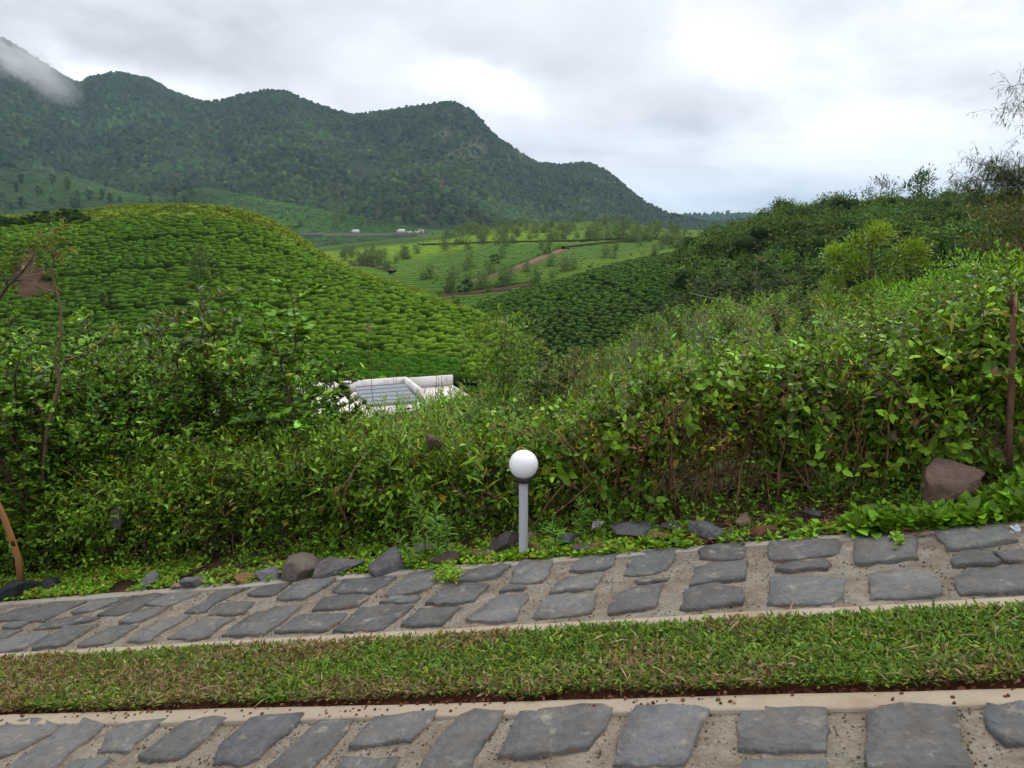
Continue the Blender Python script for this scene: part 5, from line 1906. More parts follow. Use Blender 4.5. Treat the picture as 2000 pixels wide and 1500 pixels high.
# grey corrugated sheet roof over the stair head, on low walls
mbr = MB()
a0, a1, b0, b1 = -3.6, -.35, -5.2, -1.0
nr = 34
xs = np.linspace(a0, a1, nr)
V, T = [], []
for i, x in enumerate(xs):
    w_ = .05 * (1 if i % 2 else -1)
    for b_, z_ in ((b1, deck + .52), (b0, deck + .16)):
        V.append(bpt(x, b_, z_ + w_))
for i in range(nr - 1):
    T += [[2 * i, 2 * i + 1, 2 * i + 3], [2 * i, 2 * i + 3, 2 * i + 2]]
nV = len(V)
V += [v - np.array([0, 0, .05]) for v in V]
T += [[a + nV, c + nV, b + nV] for a, b, c in list(T)]
mbr.add(np.array(V), np.array(T), (.25, .275, .30))
mbr.obj('sheet_roof', M_PLAIN, bld)
for k in range(5):
    q = b0 + (b1 - b0) * (k + .5) / 5
    mbq = MB()
    zz1 = deck + .16 + .36 * (q - b0) / (b1 - b0) + .09
    tube(mbq, np.array([bpt(a0, q, zz1), bpt(a1, q, zz1)]), .025, (.14, .16, .19), 4)
    mbq.obj('roof_batten', M_PLAIN, bld)
bpart('low_wall', a0 + .1, a0 + .3, b0 + .1, b1 - .1, deck + .002, deck + .12, (.5, .48, .46))
bpart('low_wall', a0 + .31, a1 - .1, b0 + .08, b0 + .28, deck + .002, deck + .10, (.5, .48, .46))
for a_, b_, h_ in ((-.9, -.6, .9), (-.75, -.65, .85), (2.1, -.5, .75), (2.25, -.55, .7), (2.5, -.45, .72), (-.2, -4.0, .6)):
    mbq = MB()
    tube(mbq, np.array([bpt(a_, b_, deck - .1), bpt(a_ + .02, b_, deck + h_)]), .016, (.12, .08, .06), 4)
    mbq.obj('rebar', M_PLAIN, bld)

# ------------------------------------------------------------------ grass between the tracks
rg = np.random.default_rng(131)
S_ = np.linspace(-4.6, 9, 420)
T_ = np.linspace(-1.462, -.912, 24)
SS, TT = np.meshgrid(S_, T_)
e_ = np.clip(np.minimum((TT + 1.43) / .07, (-.935 - TT) / .05), 0, 1)
Hg = -.035 + .050 * e_ + .012 * fbm(np.c_[SS.ravel() * 6, TT.ravel() * 6], 3, 133).reshape(SS.shape) * e_
o = grid_mesh('grass_bed', pl(SS, TT, Hg), M_SOIL, (.105, .042, .022), bvh=False)
mb = MB()


def blades(n, s0, s1):
    s = rg.uniform(s0, s1, n)
    t = rg.uniform(-1.44, -.940, n)
    front = fbm(np.c_[s * 5.0, s * 0], 3, 134) * .03
    ok = t > -1.425 + front + .005
    s, t = s[ok], t[ok]
    n = len(s)
    pch = fbm(np.c_[s * 2.6, t * 4.2], 4, 135)
    h = .006 + .012 * fbm(np.c_[s * 6, t * 6], 3, 133) + rg.uniform(0, .03, n)
    P = pl(s, t, h)
    a = rg.uniform(0, 6.28, n)
    e = np.abs(rg.normal(.35, .38, n))
    D = np.cos(a)[:, None] * PV * np.cos(e)[:, None] + np.sin(a)[:, None] * QV * np.cos(e)[:, None] + np.sin(e)[:, None] * NV
    D[:, 2] += .1
    ln = rg.uniform(.015, .040, n)
    dryp = np.clip(.40 - .95 * pch + .30 * np.clip((s - .2) / 2.0, -.5, 1), .05, .8)
    green = pal(n, [(.125, .215, .022), (.19, .29, .03), (.07, .13, .018), (.25, .28, .035)], (4, 2.5, 3, 1), rg, .2)
    dry = pal(n, [(.24, .17, .08), (.17, .10, .05), (.33, .26, .15), (.20, .17, .05)], (3, 3, 1.4, 2), rg, .2)
    c = np.where((rg.random(n) < dryp)[:, None], dry, green)
    add_leaves(mb, P, D, ln, rg.uniform(.40, .75, n), c, LEAF2, hint=NV + rg.normal(0, .5, (n, 3)), rng=rg)


blades(135000, -2.4, 3.3)
blades(14000, -4.5, -2.4)
blades(16000, 3.3, 8.8)
# longer dry runners
n = 420
s, t = rg.uniform(-2.6, 4, n), rg.uniform(-1.42, -.95, n)
a = rg.uniform(0, 6.28, n)
D = np.cos(a)[:, None] * PV + np.sin(a)[:, None] * QV + rg.uniform(-.1, .5, (n, 1)) * NV
add_leaves(mb, pl(s, t, rg.uniform(.02, .05, n)), D, rg.uniform(.05, .13, n), .09, pal(n, [(.36, .27, .15), (.26, .16, .08)], (2, 1), rg), LEAF2, rng=rg)
tag(mb.obj('grass', M_GRASS), 'short coarse grass with dry patches in the strip between the paved tracks', kind='stuff')

# crumbs of red soil on the concrete and along the turf edge
CLOD = []
for _ in range(5):
    V, T, C = dome(rg, 6, 3, .25)
    CLOD.append((V, T, C))
mb = MB()
n = 240
cl = rg.uniform(-2.3, 3.2, 40)
s = np.where(rg.random(n) < .6, cl[rg.integers(0, 40, n)] + rg.normal(0, .05, n), rg.uniform(-2.4, 3.3, n))
t = -1.43 - np.abs(rg.normal(0, .05, n)) - .01
z = rg.uniform(.0022, .007, n)
scatter(mb, CLOD, pl(s, t, .012), rotz_tilt(n, .3, rg), z, pal(n, [(.17, .065, .035), (.12, .05, .03), (.24, .12, .06)], (3, 3, 1), rg), rg)
n = 500
s, t = rg.uniform(-2.4, 3.3, n), -1.435 + rg.normal(0, .016, n)
scatter(mb, CLOD, pl(s, t, -.012), rotz_tilt(n, .3, rg), rg.uniform(.004, .014, n), pal(n, [(.15, .055, .03), (.10, .04, .022)], (3, 2), rg), rg)
n = 700
s = rg.uniform(-2.4, 3.8, n)
t = np.where(rg.random(n) < .5, rg.uniform(-1.8, -1.5, n), rg.uniform(-.85, -.13, n))
scatter(mb, CLOD, pl(s, t, .004), rotz_tilt(n, .3, rg), rg.uniform(.0012, .004, n), pal(n, [(.15, .12, .09), (.09, .07, .05), (.22, .18, .14)], (3, 2, 2), rg), rg)
tag(mb.obj('soil_crumbs', M_SOIL), 'crumbs of red soil and grit scattered along the concrete edge', kind='stuff')

# coarse grit bedded in the mortar
OCT = (np.array([(1, 0, 0), (-1, 0, 0), (0, 1, 0), (0, -1, 0), (0, 0, 1), (0, 0, -1)], float), np.array([(0, 2, 4), (2, 1, 4), (1, 3, 4), (3, 0, 4), (2, 0, 5), (1, 2, 5), (3, 1, 5), (0, 3, 5)]), np.ones((6, 3)))
mb = MB()
n = 8500
s = rg.uniform(-2.9, 4.4, n)
t = np.where(rg.random(n) < .45, rg.uniform(-1.9, -1.55, n), rg.uniform(-.84, -.16, n))
zs = rg.uniform(.0016, .0052, n)
scatter(mb, [OCT], pl(s, t, .0015), rotz_tilt(n, .6, rg), np.c_[zs * 1.3, zs, zs * .8], pal(n, [(.20, .17, .13), (.10, .085, .065), (.30, .27, .22), (.05, .042, .035)], (3, 3, 1.6, 1.6), rg, .2), rg)
tag(mb.obj('mortar_grit', M_SOIL), 'coarse grit in the mortar joints between the paving stones', kind='stuff')

# ------------------------------------------------------------------ rocks along the verge


def ico(sub=3):
    t = (1 + 5**.5) / 2
    V = [(-1, t, 0), (1, t, 0), (-1, -t, 0), (1, -t, 0), (0, -1, t), (0, 1, t), (0, -1, -t), (0, 1, -t), (t, 0, -1), (t, 0, 1), (-t, 0, -1), (-t, 0, 1)]
    V = [np.array(v) / np.linalg.norm(v) for v in V]
    T = [(0, 11, 5), (0, 5, 1), (0, 1, 7), (0, 7, 10), (0, 10, 11), (1, 5, 9), (5, 11, 4), (11, 10, 2), (10, 7, 6), (7, 1, 8), (3, 9, 4), (3, 4, 2), (3, 2, 6), (3, 6, 8), (3, 8, 9), (4, 9, 5), (2, 4, 11), (6, 2, 10), (8, 6, 7), (9, 8, 1)]
    for _ in range(sub):
        mid, N_ = {}, []

        def m(a, b):
            k = (min(a, b), max(a, b))
            if k not in mid:
                v = V[a] + V[b]
                V.append(v / np.linalg.norm(v))
                mid[k] = len(V) - 1
            return mid[k]
        for a, b, c in T:
            x, y, z = m(a, b), m(b, c), m(c, a)
            N_ += [(a, x, z), (b, y, x), (c, z, y), (x, y, z)]
        T = N_
    return np.array(V), np.array(T)


ICO_V, ICO_T = ico(3)


def rock_mesh(rng, hs, cuts=10, rough=.08, slab=None, taper=0.0):
    V = ICO_V.copy()
    for _ in range(cuts):
        d = rng.normal(0, 1, 3)
        d /= np.linalg.norm(d)
        k = rng.uniform(.38, .78)
        e = V @ d
        V = V - np.maximum(e - k, 0)[:, None] * d * .97
    V = V / np.abs(V).max(0)
    s0 = rng.uniform(0, 50)
    V = V * (1 + rough * fbm(V * 2.2 + s0, 4, 140)[:, None] * 2)
    V = V + .030 * fbm(V * 7 + s0, 4, 141, .65)[:, None] * V
    V[:, :2] *= (1 - taper * (V[:, 2:3] * .5 + .5))
    return V * np.array(hs)


rr = np.random.default_rng(151)
GREY, DGREY, BRN, TAN, RED, ORG, CHAR = (.17, .17, .175), (.115, .115, .12), (.155, .125, .105), (.26, .20, .14), (.14, .065, .04), (.27, .15, .075), (.035, .04, .043)


def add_rock(cx, yb, w, h, col, label, roll=0.0, depth=.8, cuts=10, dy=0.0, name='rock', taper=0.0):
    st = px_st(cx, yb)
    base = pl(*st) + np.array([0, dy, 0])
    Y = base[1] * 1.0
    dcam = Y * CT - (base[2] - CAM_Z) * ST
    W_ = w / F * dcam / 2
    H_ = h / F * dcam / 2 * (1.05 if name == 'boulder' else .86)
    V = rock_mesh(rr, (W_, W_ * depth, H_), cuts, taper=taper)
    c, s = math.cos(roll), math.sin(roll)
    V = np.c_[V[:, 0] * c + V[:, 2] * s, V[:, 1], -V[:, 0] * s + V[:, 2] * c]
    V[:, 2] += H_ * .48
    mb = MB()
    nz = fbm(V / max(W_, .03) * 2.5, 4, 152)
    cc = np.array(col) * (1 + .35 * nz[:, None]) * (1 + .10 * fbm(V / max(W_, .03) * 1.1 + 9, 2, 153)[:, None] * [1, 0, -1])
    mb.add(V, ICO_T, np.clip(cc, .01, .8))
    o = mb.obj(name, M_ROCK, smooth=False, loc=tuple(base))
    return tag(o, label, 'rock')


add_rock(42, 1160, 96, 50, CHAR, 'dark charcoal rock at the far left, at the foot of the leaning pole', -.35)
add_rock(102, 1150, 50, 30, CHAR, 'small black rock just right of the dark charcoal rock', .1)
add_rock(292, 1142, 46, 34, GREY, 'small pointed grey stone in the ground cover, left of the rounded grey stone', -.3, cuts=16)
add_rock(384, 1146, 62, 38, (.15, .145, .155), 'rounded grey stone left of the orange tan stone')
add_rock(347, 1150, 34, 20, TAN, 'little tan stone beside the rounded grey stone')
add_rock(483, 1136, 56, 26, ORG, 'orange tan stone lying at the track edge below the thicket')
add_rock(528, 1130, 60, 40, GREY, 'grey stone between the orange tan stone and the large brownish boulder', -.2)
add_rock(580, 1128, 92, 66, BRN, 'large brownish grey boulder left of the tilted slabs', -.15, cuts=14)
add_rock(664, 1118, 108, 50, (.14, .13, .135), 'tilted grey slab of rock right of the brownish boulder', -.28, cuts=14)
add_rock(768, 1112, 96, 54, (.12, .118, .125), 'tilted grey slab of rock behind the tall green weeds', -.30, cuts=14)
add_rock(828, 1084, 60, 34, (.17, .14, .12), 'brownish stone behind the two tall weeds', 0, dy=.03)
add_rock(872, 1100, 56, 46, (.085, .062, .05), 'dark brown stone right of the two tall weeds', .1)
add_rock(938, 1090, 44, 22, (.15, .095, .07), 'small reddish brown stone in the ground cover, left of the lamp')
add_rock(954, 1088, 14, 22, (.45, .35, .28), 'tiny pale pinkish stone between the reddish brown stone and the dark rock')
add_rock(985, 1082, 78, 50, (.07, .062, .06), 'dark jagged rock just left of the lamp post', -.2, dy=.05, cuts=14)
add_rock(1030, 1062, 52, 22, (.26, .21, .18), 'flat pale stone behind the lamp post', 0, dy=.06)
add_rock(1052, 1078, 46, 28, (.21, .13, .08), 'orange brown stone just right of the lamp post')
add_rock(1112, 1064, 44, 42, DGREY, 'grey angular stone between the two slim weeds right of the lamp', .3, cuts=15)
add_rock(1150, 1074, 66, 26, (.11, .095, .09), 'flat grey brown stone in front of the purple litter')
add_rock(1172, 1070, 48, 18, (.27, .15, .085), 'flat orange stone set in the ground cover right of the lamp')
add_rock(1235, 1042, 118, 38, (.15, .148, .145), 'long flat grey slab right of the purple litter', -.06, cuts=14)
add_rock(1320, 1036, 60, 30, (.10, .10, .105), 'dark grey stone right of the long flat slab', .0)
add_rock(1285, 1052, 48, 26, (.27, .19, .11), 'small tan clod of stone below the long flat slab')
add_rock(1385, 1046, 82, 38, (.165, .165, .17), 'grey blunt stone left of the red brown rock', .15, cuts=15)
add_rock(1455, 1022, 48, 28, (.27, .20, .13), 'small tan stone behind the red brown rock')
add_rock(1488, 1048, 62, 52, (.16, .072, .045), 'red brown rock near the black pipe', .1, cuts=12)
add_rock(1588, 1006, 44, 18, (.11, .115, .12), 'small flat grey stone lying in the brown litter')
add_rock(1755, 1020, 36, 22, (.27, .22, .16), 'small flat tan stone at the foot of the hedge, left of the big boulder')
bo = add_rock(1846, 984, 200, 138, (.20, .135, .10), 'big rust brown boulder on the verge at the right', .06, depth=.85, cuts=20, name='boulder', taper=.55)
add_rock(1926, 986, 30, 22, (.11, .115, .12), 'little grey stone right of the big boulder')
add_rock(1992, 942, 34, 14, (.26, .22, .19), 'flat pale stone at the right edge behind the ground cover')


def rock_in(cx, cyy, t, w, h, col, label):
    d = ray(cx, cyy)
    k = ((pl(0, t) - [0, 0, CAM_Z]) @ QV) / (d @ QV)
    c = d * k + [0, 0, CAM_Z]
    W_ = w / F * k / 2
    V = rock_mesh(rr, (W_, W_ * .8, h / F * k / 2), 14)
    mb = MB()
    mb.add(V, ICO_T, np.clip(np.array(col) * (1 + .35 * fbm(V / W_ * 2, 4, 9)[:, None]), .01, .8))
    tag(mb.obj('rock', M_ROCK, loc=tuple(c)), label, 'rock')


rock_in(848, 866, .42, 36, 38, (.12, .088, .07), 'brown rock lodged in the top of the hedge, left above the lamp')
rock_in(226, 1012, .36, 28, 44, (.10, .085, .08), 'dark rock half hidden in the bushes above the dark stones at the left')

# ------------------------------------------------------------------ the lamp
lamp = thing('bollard_lamp', 'garden lamp with a white globe on a grey post beside the paved track', 'lamp', tuple(L0))
rp = 17.5 / F * 4.36 / 2
top_post = at(1022, 937, L0[1])[2] - L0[2]
mb = MB()
lathe(mb, [(rp, -.06), (rp, .30), (rp, top_post)], (.46, .47, .50), 28)
mb.obj('post', M_PLAIN, lamp, smooth=True)
gr = 28 / F * 4.33
zc = at(1022, 907, L0[1])[2] - L0[2]
zb = top_post
mb = MB()
a0 = math.asin(min((zb + .016 - zc) / gr, 0))
prof = [(gr * math.cos(a), zc + gr * math.sin(a)) for a in np.linspace(a0, math.pi / 2, 26)]
prof[-1] = (1e-4, prof[-1][1])
lathe(mb, prof, (.80, .79, .83), 48)
m_g, Ng = new_mat('opal_globe')
pg = Ng.n('ShaderNodeBsdfPrincipled', ins={'Base Color': (.86, .85, .90, 1), 'Roughness': .22, 'Specular IOR Level': .4, 'Subsurface Weight': .5, 'Subsurface Radius': (.05, .05, .05), 'Subsurface Scale': .6})
finish(m_g, Ng, pg.outputs[0])
mb.obj('globe', m_g, lamp, smooth=True)
cr_ = 17.5 / F * 4.36
mb = MB()
lathe(mb, [(rp * .8, zb - .012), (cr_ * .88, zb - .010), (cr_ * .93, zb + .002), (cr_ * 1.0, zb + .006), (cr_ * 1.02, zb + .018), (cr_ * .9, zb + .021), (cr_ * .5, zb + .021)], (.035, .033, .04), 32)
mb.obj('collar', M_PLAIN, lamp, smooth=False)

# ------------------------------------------------------------------ weeds, ground cover and litter on the verge
rv = np.random.default_rng(161)


def weed(px, py, topy, label, whorls, leafl, lean=0.0):
    b = pl(*px_st(px, py))
    h = at(px, topy, b[1])[2] - b[2]
    t = thing('weed', label, 'weed', tuple(b), 0)
    mb = MB()
    f = np.linspace(0, 1, 10)
    pts = np.c_[lean * h * f**2 + .01 * np.sin(f * 5), .02 * np.sin(f * 4), h * f * .94 - .02]
    tube(mb, pts, np.linspace(.0045, .0018, 10), (.10, .17, .03), 6)
    mb.obj('stem', M_LEAF, t)
    mb = MB()
    n = whorls * 3
    q = np.linspace(.10, 1, n) ** .95
    az = np.arange(n) * 2.4 + rv.normal(0, .3, n)
    el = .15 + .9 * np.clip((q - .6) / .4, 0, 1) + rv.normal(0, .15, n)
    P = np.c_[np.interp(q, f, pts[:, 0]), np.interp(q, f, pts[:, 1]), np.interp(q, f, pts[:, 2])]
    D = np.c_[np.cos(az) * np.cos(el), np.sin(az) * np.cos(el), np.sin(el)]
    add_leaves(mb, P, D, leafl * rv.uniform(.7, 1.15, n) * (1 - .35 * np.clip((q - .75) / .25, 0, 1)), .30, pal(n, [(.13, .28, .04), (.17, .33, .055), (.09, .20, .03)], (3, 2, 1.5), rv, .12), LEAF8, rng=rv)
    mb.obj('leaves', M_LEAF, t)


weed(828, 1100, 952, 'tallest feathery weed, left one of the pair left of the lamp', 20, .085, -.06)
weed(852, 1096, 968, 'feathery weed with a pale tip, right one of the pair left of the lamp', 20, .08, .03)
weed(868, 1100, 1000, 'short feathery weed leaning right beside the tall pair', 12, .07, .15)
weed(800, 1112, 1040, 'low drooping weed left of the tall feathery pair', 10, .08, -.25)
weed(1084, 1080, 1014, 'short weed just right of the lamp post', 12, .075, -.05)
weed(1136, 1062, 962, 'slim feathery weed near the purple litter', 17, .06, -.03)
weed(1612, 985, 925, 'slim leafy weed in front of the cut stems at the right', 9, .07, .1)
weed(1768, 1000, 955, 'small spiky weed left of the big boulder', 9, .05, .05)

mb = MB()
# mat of small leaves beside the far edge of the track
n = 4600
px = rv.uniform(-120, 2120, n)
s = np.array([col_to_s(p, -.02) for p in px])
dens = fbm(np.c_[s * 1.6, s * 0], 3, 165)
t = -.10 + np.abs(rv.normal(0, .22, n))
left = px < 330
t = np.where(left, -.08 + rv.uniform(0, .46, n), t)
keep = (rv.random(n) < np.where(left, .95, np.clip(.62 + .8 * dens, .12, 1))) & ~((px > 205) & (px < 262) & (t < .12)) & ~((px > 1540) & (px < 1680) & (t > .06))
s, t, px = s[keep], t[keep], px[keep]
n = len(s)
P = pl(s, t, .004)
small = px < 1500
sc_ = rv.uniform(.55, 1.25, n)
tn = pal(n, [(1, 1, 1), (1.25, 1.12, .9), (.8, .85, .9), (1.3, 1.0, .8)], (4, 2, 2, .5), rv, .15)
scatter(mb, RO_SM, P[small], rotz_tilt(small.sum(), .25, rv), sc_[small], tn[small], rv)
scatter(mb, RO_SM, P[~small], rotz_tilt((~small).sum(), .25, rv), sc_[~small] * 1.25, tn[~small], rv)
# broad leaved clumps at the right, a few creepers hanging over the paving
n = 330
px = np.where(rv.random(n) < .75, rv.uniform(1790, 2150, n), rv.uniform(1660, 1800, n))
s = np.array([col_to_s(p, .02) for p in px])
hi = np.clip((px - 1900) / 120, 0, 1)
t = rv.uniform(-.10, .05 + .16 * hi, n)
scatter(mb, RO_BIG, pl(s, t, .005 + rv.uniform(0, .10, n) * hi), rotz_tilt(n, .3, rv), rv.uniform(.7, 1.15, n), pal(n, [(1, 1, 1), (1.2, 1.15, .9)], (2, 1), rv, .12), rv)
for cx, cyy, k in ((877, 1128, 60), (865, 1112, 40), (1755, 1062, 16), (1752, 1045, 14), (1240, 1066, 0)):
    if k:
        st = np.array([px_st(cx + rv.normal(0, 11 if cx < 1000 else 4), cyy + rv.normal(0, 9)) for _ in range(k)])
        scatter(mb, RO_SM, pl(st[:, 0], st[:, 1], .02), rotz_tilt(k, .3, rv), rv.uniform(.5, .9, k), pal(k, [(1.1, 1.1, 1)], (1,), rv), rv)
# sprigs at the foot of the hedge
n = 700
px = rv.uniform(-150, 2150, n)
s = np.array([col_to_s(p, .3) for p in px])
t = rv.uniform(.22, .5, n)
scatter(mb, SP_SMALL, pl(s, t, -.01), rotz_tilt(n, .45, rv), rv.uniform(.4, .95, n), pal(n, [(1, 1, 1), (1.2, 1.1, .9)], (2, 1), rv), rv)
tag(mb.obj('ground_cover', M_LEAF), 'low leafy ground cover spreading along the far edge of the paved track', kind='stuff')

# dead twigs and brown leaves
mb = MB()
n = 2600
px = np.where(rv.random(n) < .55, rv.uniform(1350, 1850, n), rv.uniform(-100, 2150, n))
s = np.array([col_to_s(p, .2) for p in px])
t = rv.uniform(-.06, .62, n)
a = rv.uniform(0, 6.28, n)
D = np.cos(a)[:, None] * PV + np.sin(a)[:, None] * QV + rv.uniform(-.1, .45, (n, 1)) * NV
tw_ = rv.random(n) < .55
cdry = pal(n, [(.16, .075, .04), (.22, .12, .07), (.10, .06, .04), (.34, .25, .16)], (4, 3, 3, .8), rv)
add_leaves(mb, pl(s, t, .008)[tw_], D[tw_], rv.uniform(.05, .16, tw_.sum()), .06, cdry[tw_], LEAF2, rng=rv)
add_leaves(mb, pl(s, t, .010)[~tw_], D[~tw_], rv.uniform(.018, .04, (~tw_).sum()), .8, cdry[~tw_], LEAF4, rng=rv)
st = np.array([px_st(rv.uniform(1775, 1830), rv.uniform(1040, 1054)) for _ in range(40)])
add_leaves(mb, pl(st[:, 0], st[:, 1], .02), PV + rv.normal(0, .4, (40, 3)), rv.uniform(.04, .10, 40), .12, pal(40, [(.18, .07, .04)], (1,), rv), LEAF2, rng=rv)
tag(mb.obj('leaf_litter', M_BARK), 'brown dead leaves and twigs lying under the hedge', kind='stuff')

# black pipe at the track edge
q = [px_st(x, y) for x, y in ((1440, 1062), (1475, 1056), (1510, 1052), (1545, 1049), (1580, 1046), (1600, 1041), (1625, 1035))]
mb = MB()
tube(mb, np.array([pl(a, b, .009 + .003 * math.sin(i)) for i, (a, b) in enumerate(q)]), .009, (.022, .023, .026), 8)
tag(mb.obj('pipe', M_PLAIN), 'thin black pipe lying along the far edge of the paved track', 'pipe')
# purple crumpled litter, white scrap
def scrap(px, py, w, h, col, name, label, cat):
    b = pl(*px_st(px, py))
    k = b[1] * 1.05
    mb = MB()
    nx = 6
    V = []
    for i in range(nx):
        for j in range(nx):
            x, z = (i / (nx - 1) - .5) * w / F * k, (j / (nx - 1)) * h / F * k
            cut = 1 - .35 * abs(i / (nx - 1) - .5) * (j / (nx - 1))
            V.append([x * cut, rv.normal(0, .006) + z * .4, z * cut + rv.normal(0, .003)])
    V = np.array(V)
    T = []
    for i in range(nx - 1):
        for j in range(nx - 1):
            a = i * nx + j
            T += [[a, a + nx, a + nx + 1], [a, a + nx + 1, a + 1]]
    V2 = V + [0, .003, 0]
    T = np.array(T)
    mb.add(np.r_[V, V2], np.r_[T, T[:, ::-1] + len(V)], col)
    tag(mb.obj(name, M_PLAIN, loc=tuple(b)), label, cat)


scrap(1168, 1036, 26, 19, (.62, .47, .62), 'litter', 'crumpled pale purple scrap of litter on the verge', 'litter')
scrap(1984, 1040, 24, 14, (.62, .64, .68), 'litter', 'white scrap of paper at the right end of the paved track', 'litter')

# ------------------------------------------------------------------ pole, stump, bare tree, dark branch
def px_tube(mb, pts, Y, r, col, sides=7, base=None):
    P = np.array([at(x, y, Y) if np.isscalar(Y) else at(x, y, yy) for (x, y), yy in zip(pts, [Y] * len(pts) if np.isscalar(Y) else Y)])
    if base is not None:
        P = P - base
    tube(mb, P, r, col, sides)
    return P


b0 = pl(*px_st(42, 1140)) - np.array([0, .22, 0])
b0[2] = float(at(42, 1136, b0[1])[2])
t = thing('leaning_pole', 'orange brown wooden pole leaning out of the picture at the far left', 'pole', tuple(b0))
mb = MB()
px_tube(mb, [(43, 1150), (36, 1092), (22, 1050), (8, 1012), (-12, 970), (-40, 920)], float(b0[1]), np.array([.024, .023, .022, .021, .02, .02]), (.30, .15, .06), 9, b0)
mb.obj('shaft', M_BARK, t)
mb = MB()
px_tube(mb, [(24, 1056), (27, 1066)], float(b0[1]) - .012, .013, (.05, .025, .015), 6, b0)
mb.obj('knot', M_BARK, t)

Ys = float(pl(col_to_s(1972, .34), .34)[1])
b0 = at(1970, 905, Ys)
t = thing('broken_stump', 'tall broken reddish stem with a split top at the right edge', 'stump', tuple(b0))
mb = MB()
px_tube(mb, [(1970, 915), (1972, 830), (1976, 740), (1978, 660), (1979, 600)], Ys, np.array([.015, .016, .016, .014, .012]), (.15, .075, .05), 9, b0)
mb.obj('shaft', M_BARK, t)
mb = MB()
px_tube(mb, [(1977, 612), (1976, 585), (1975, 558)], Ys, np.array([.011, .007, .002]), (.10, .05, .035), 6, b0)
mb.obj('splinter', M_BARK, t)
mb = MB()
px_tube(mb, [(1981, 612), (1984, 590), (1986, 570)], Ys, np.array([.012, .010, .002]), (.42, .24, .15), 6, b0)
tag(mb.obj('splinter', M_BARK, t), 'freshly split pale splinter')
mb = MB()
px_tube(mb, [(1976, 600), (1969, 586), (1966, 580)], Ys, np.array([.008, .005, .002]), (.10, .05, .035), 6, b0)
mb.obj('splinter', M_BARK, t)
mb = MB()
px_tube(mb, [(1980, 655), (1992, 675), (2008, 700)], Ys, np.array([.006, .005, .004]), (.25, .17, .09), 6, b0)
mb.obj('twig', M_BARK, t)

Yb = 5.7
g = down(LAND, at(82, 1000, Yb)[0], Yb)
b0 = np.array(g)
t = thing('bare_tree', 'thin crooked tree with few leaves rising out of the left thicket', 'tree', tuple(b0))
mb = MB()
tp = [(80, 1010), (80, 971), (86, 900), (93, 835), (100, 810), (105, 786), (116, 752), (114, 725), (105, 706), (119, 662), (119, 602), (110, 566), (100, 528), (105, 506), (112, 480)]
px_tube(mb, tp, Yb, np.interp(np.linspace(0, 1, len(tp)), [0, .5, 1], [.016, .013, .005]), (.16, .11, .075), 8, b0)
mb.obj('trunk', M_BARK, t)
for pts in ([(108, 708), (140, 700), (170, 688), (200, 665), (224, 640)], [(110, 570), (95, 567), (80, 562), (66, 548)], [(100, 530), (85, 535), (60, 538), (42, 540)], [(105, 506), (100, 490), (96, 470)]):
    mb = MB()
    px_tube(mb, pts, Yb, np.linspace(.008, .004, len(pts)), (.20, .12, .07), 6, b0)
    mb.obj('branch', M_BARK, t)
mb = MB()
n = 420
cpx = [(108, 478, 26), (96, 462, 22), (120, 460, 22), (70, 500, 25), (128, 500, 18), (62, 470, 22), (226, 640, 8), (115, 440, 18)]
P, D = [], []
for i in range(n):
    x, y, r = cpx[i % len(cpx)]
    P.append(at(x + rv.normal(0, r * .6), y + rv.normal(0, r * .6), Yb + rv.normal(0, .06)) - b0)
    D.append([rv.normal(0, 1), rv.normal(0, 1), rv.normal(-.1, .4)])
add_leaves(mb, P, np.array(D), rv.uniform(.03, .06, n), .6, pal(n, [(.11, .19, .02), (.20, .13, .03), (.15, .20, .03)], (3, 1.4, 1), rv), LEAF8, rng=rv)
mb.obj('leaves', M_LEAF, t)

Yd = 4.9
g = down(LAND, at(-90, 760, Yd)[0], Yd)
b0 = np.array(g)
t = thing('dark_branch_tree', 'dark forked bare branch reaching in at the left edge above the thicket', 'tree', tuple(b0))
mb = MB()
P = np.r_[[b0 * 0], np.array([at(x, y, Yd) - b0 for x, y in ((-80, 720), (-40, 620), (0, 581), (14, 560), (28, 547), (42, 533))])]
tube(mb, P, np.array([.03, .022, .016, .011, .009, .008, .007]), (.055, .042, .04), 8)
mb.obj('trunk', M_BARK, t)
for pts in ([(42, 533), (52, 520), (61, 508), (70, 494)], [(14, 560), (11, 548), (5, 538), (-4, 528)]):
    mb = MB()
    px_tube(mb, pts, Yd, np.linspace(.007, .003, len(pts)), (.055, .042, .04), 6, b0)
    mb.obj('branch', M_BARK, t)

# dry flower head over the sapling
b0 = at(719, 640, 6.6)
g = down(LAND, b0[0], b0[1])
t = thing('seed_head', 'dry pinkish seed head on a thin stalk in front of the tea hill', 'flower', (b0[0], b0[1], g.z))
mb = MB()
tube(mb, np.array([[0, 0, -.02], [.02, 0, (b0[2] - g.z) * .5], [0, 0, b0[2] - g.z]]), .0025, (.10, .11, .04), 5)
mb.obj('stalk', M_BARK, t)
mb = MB()
n = 40
D = rv.normal(0, 1, (n, 3))
add_leaves(mb, np.tile([0, 0, b0[2] - g.z], (n, 1)) + D * .012, D, rv.uniform(.02, .04, n), .4, pal(n, [(.35, .2, .2), (.5, .38, .36), (.2, .1, .08)], (2, 2, 1), rv), LEAF4, rng=rv)
mb.obj('petals', M_LEAF, t)

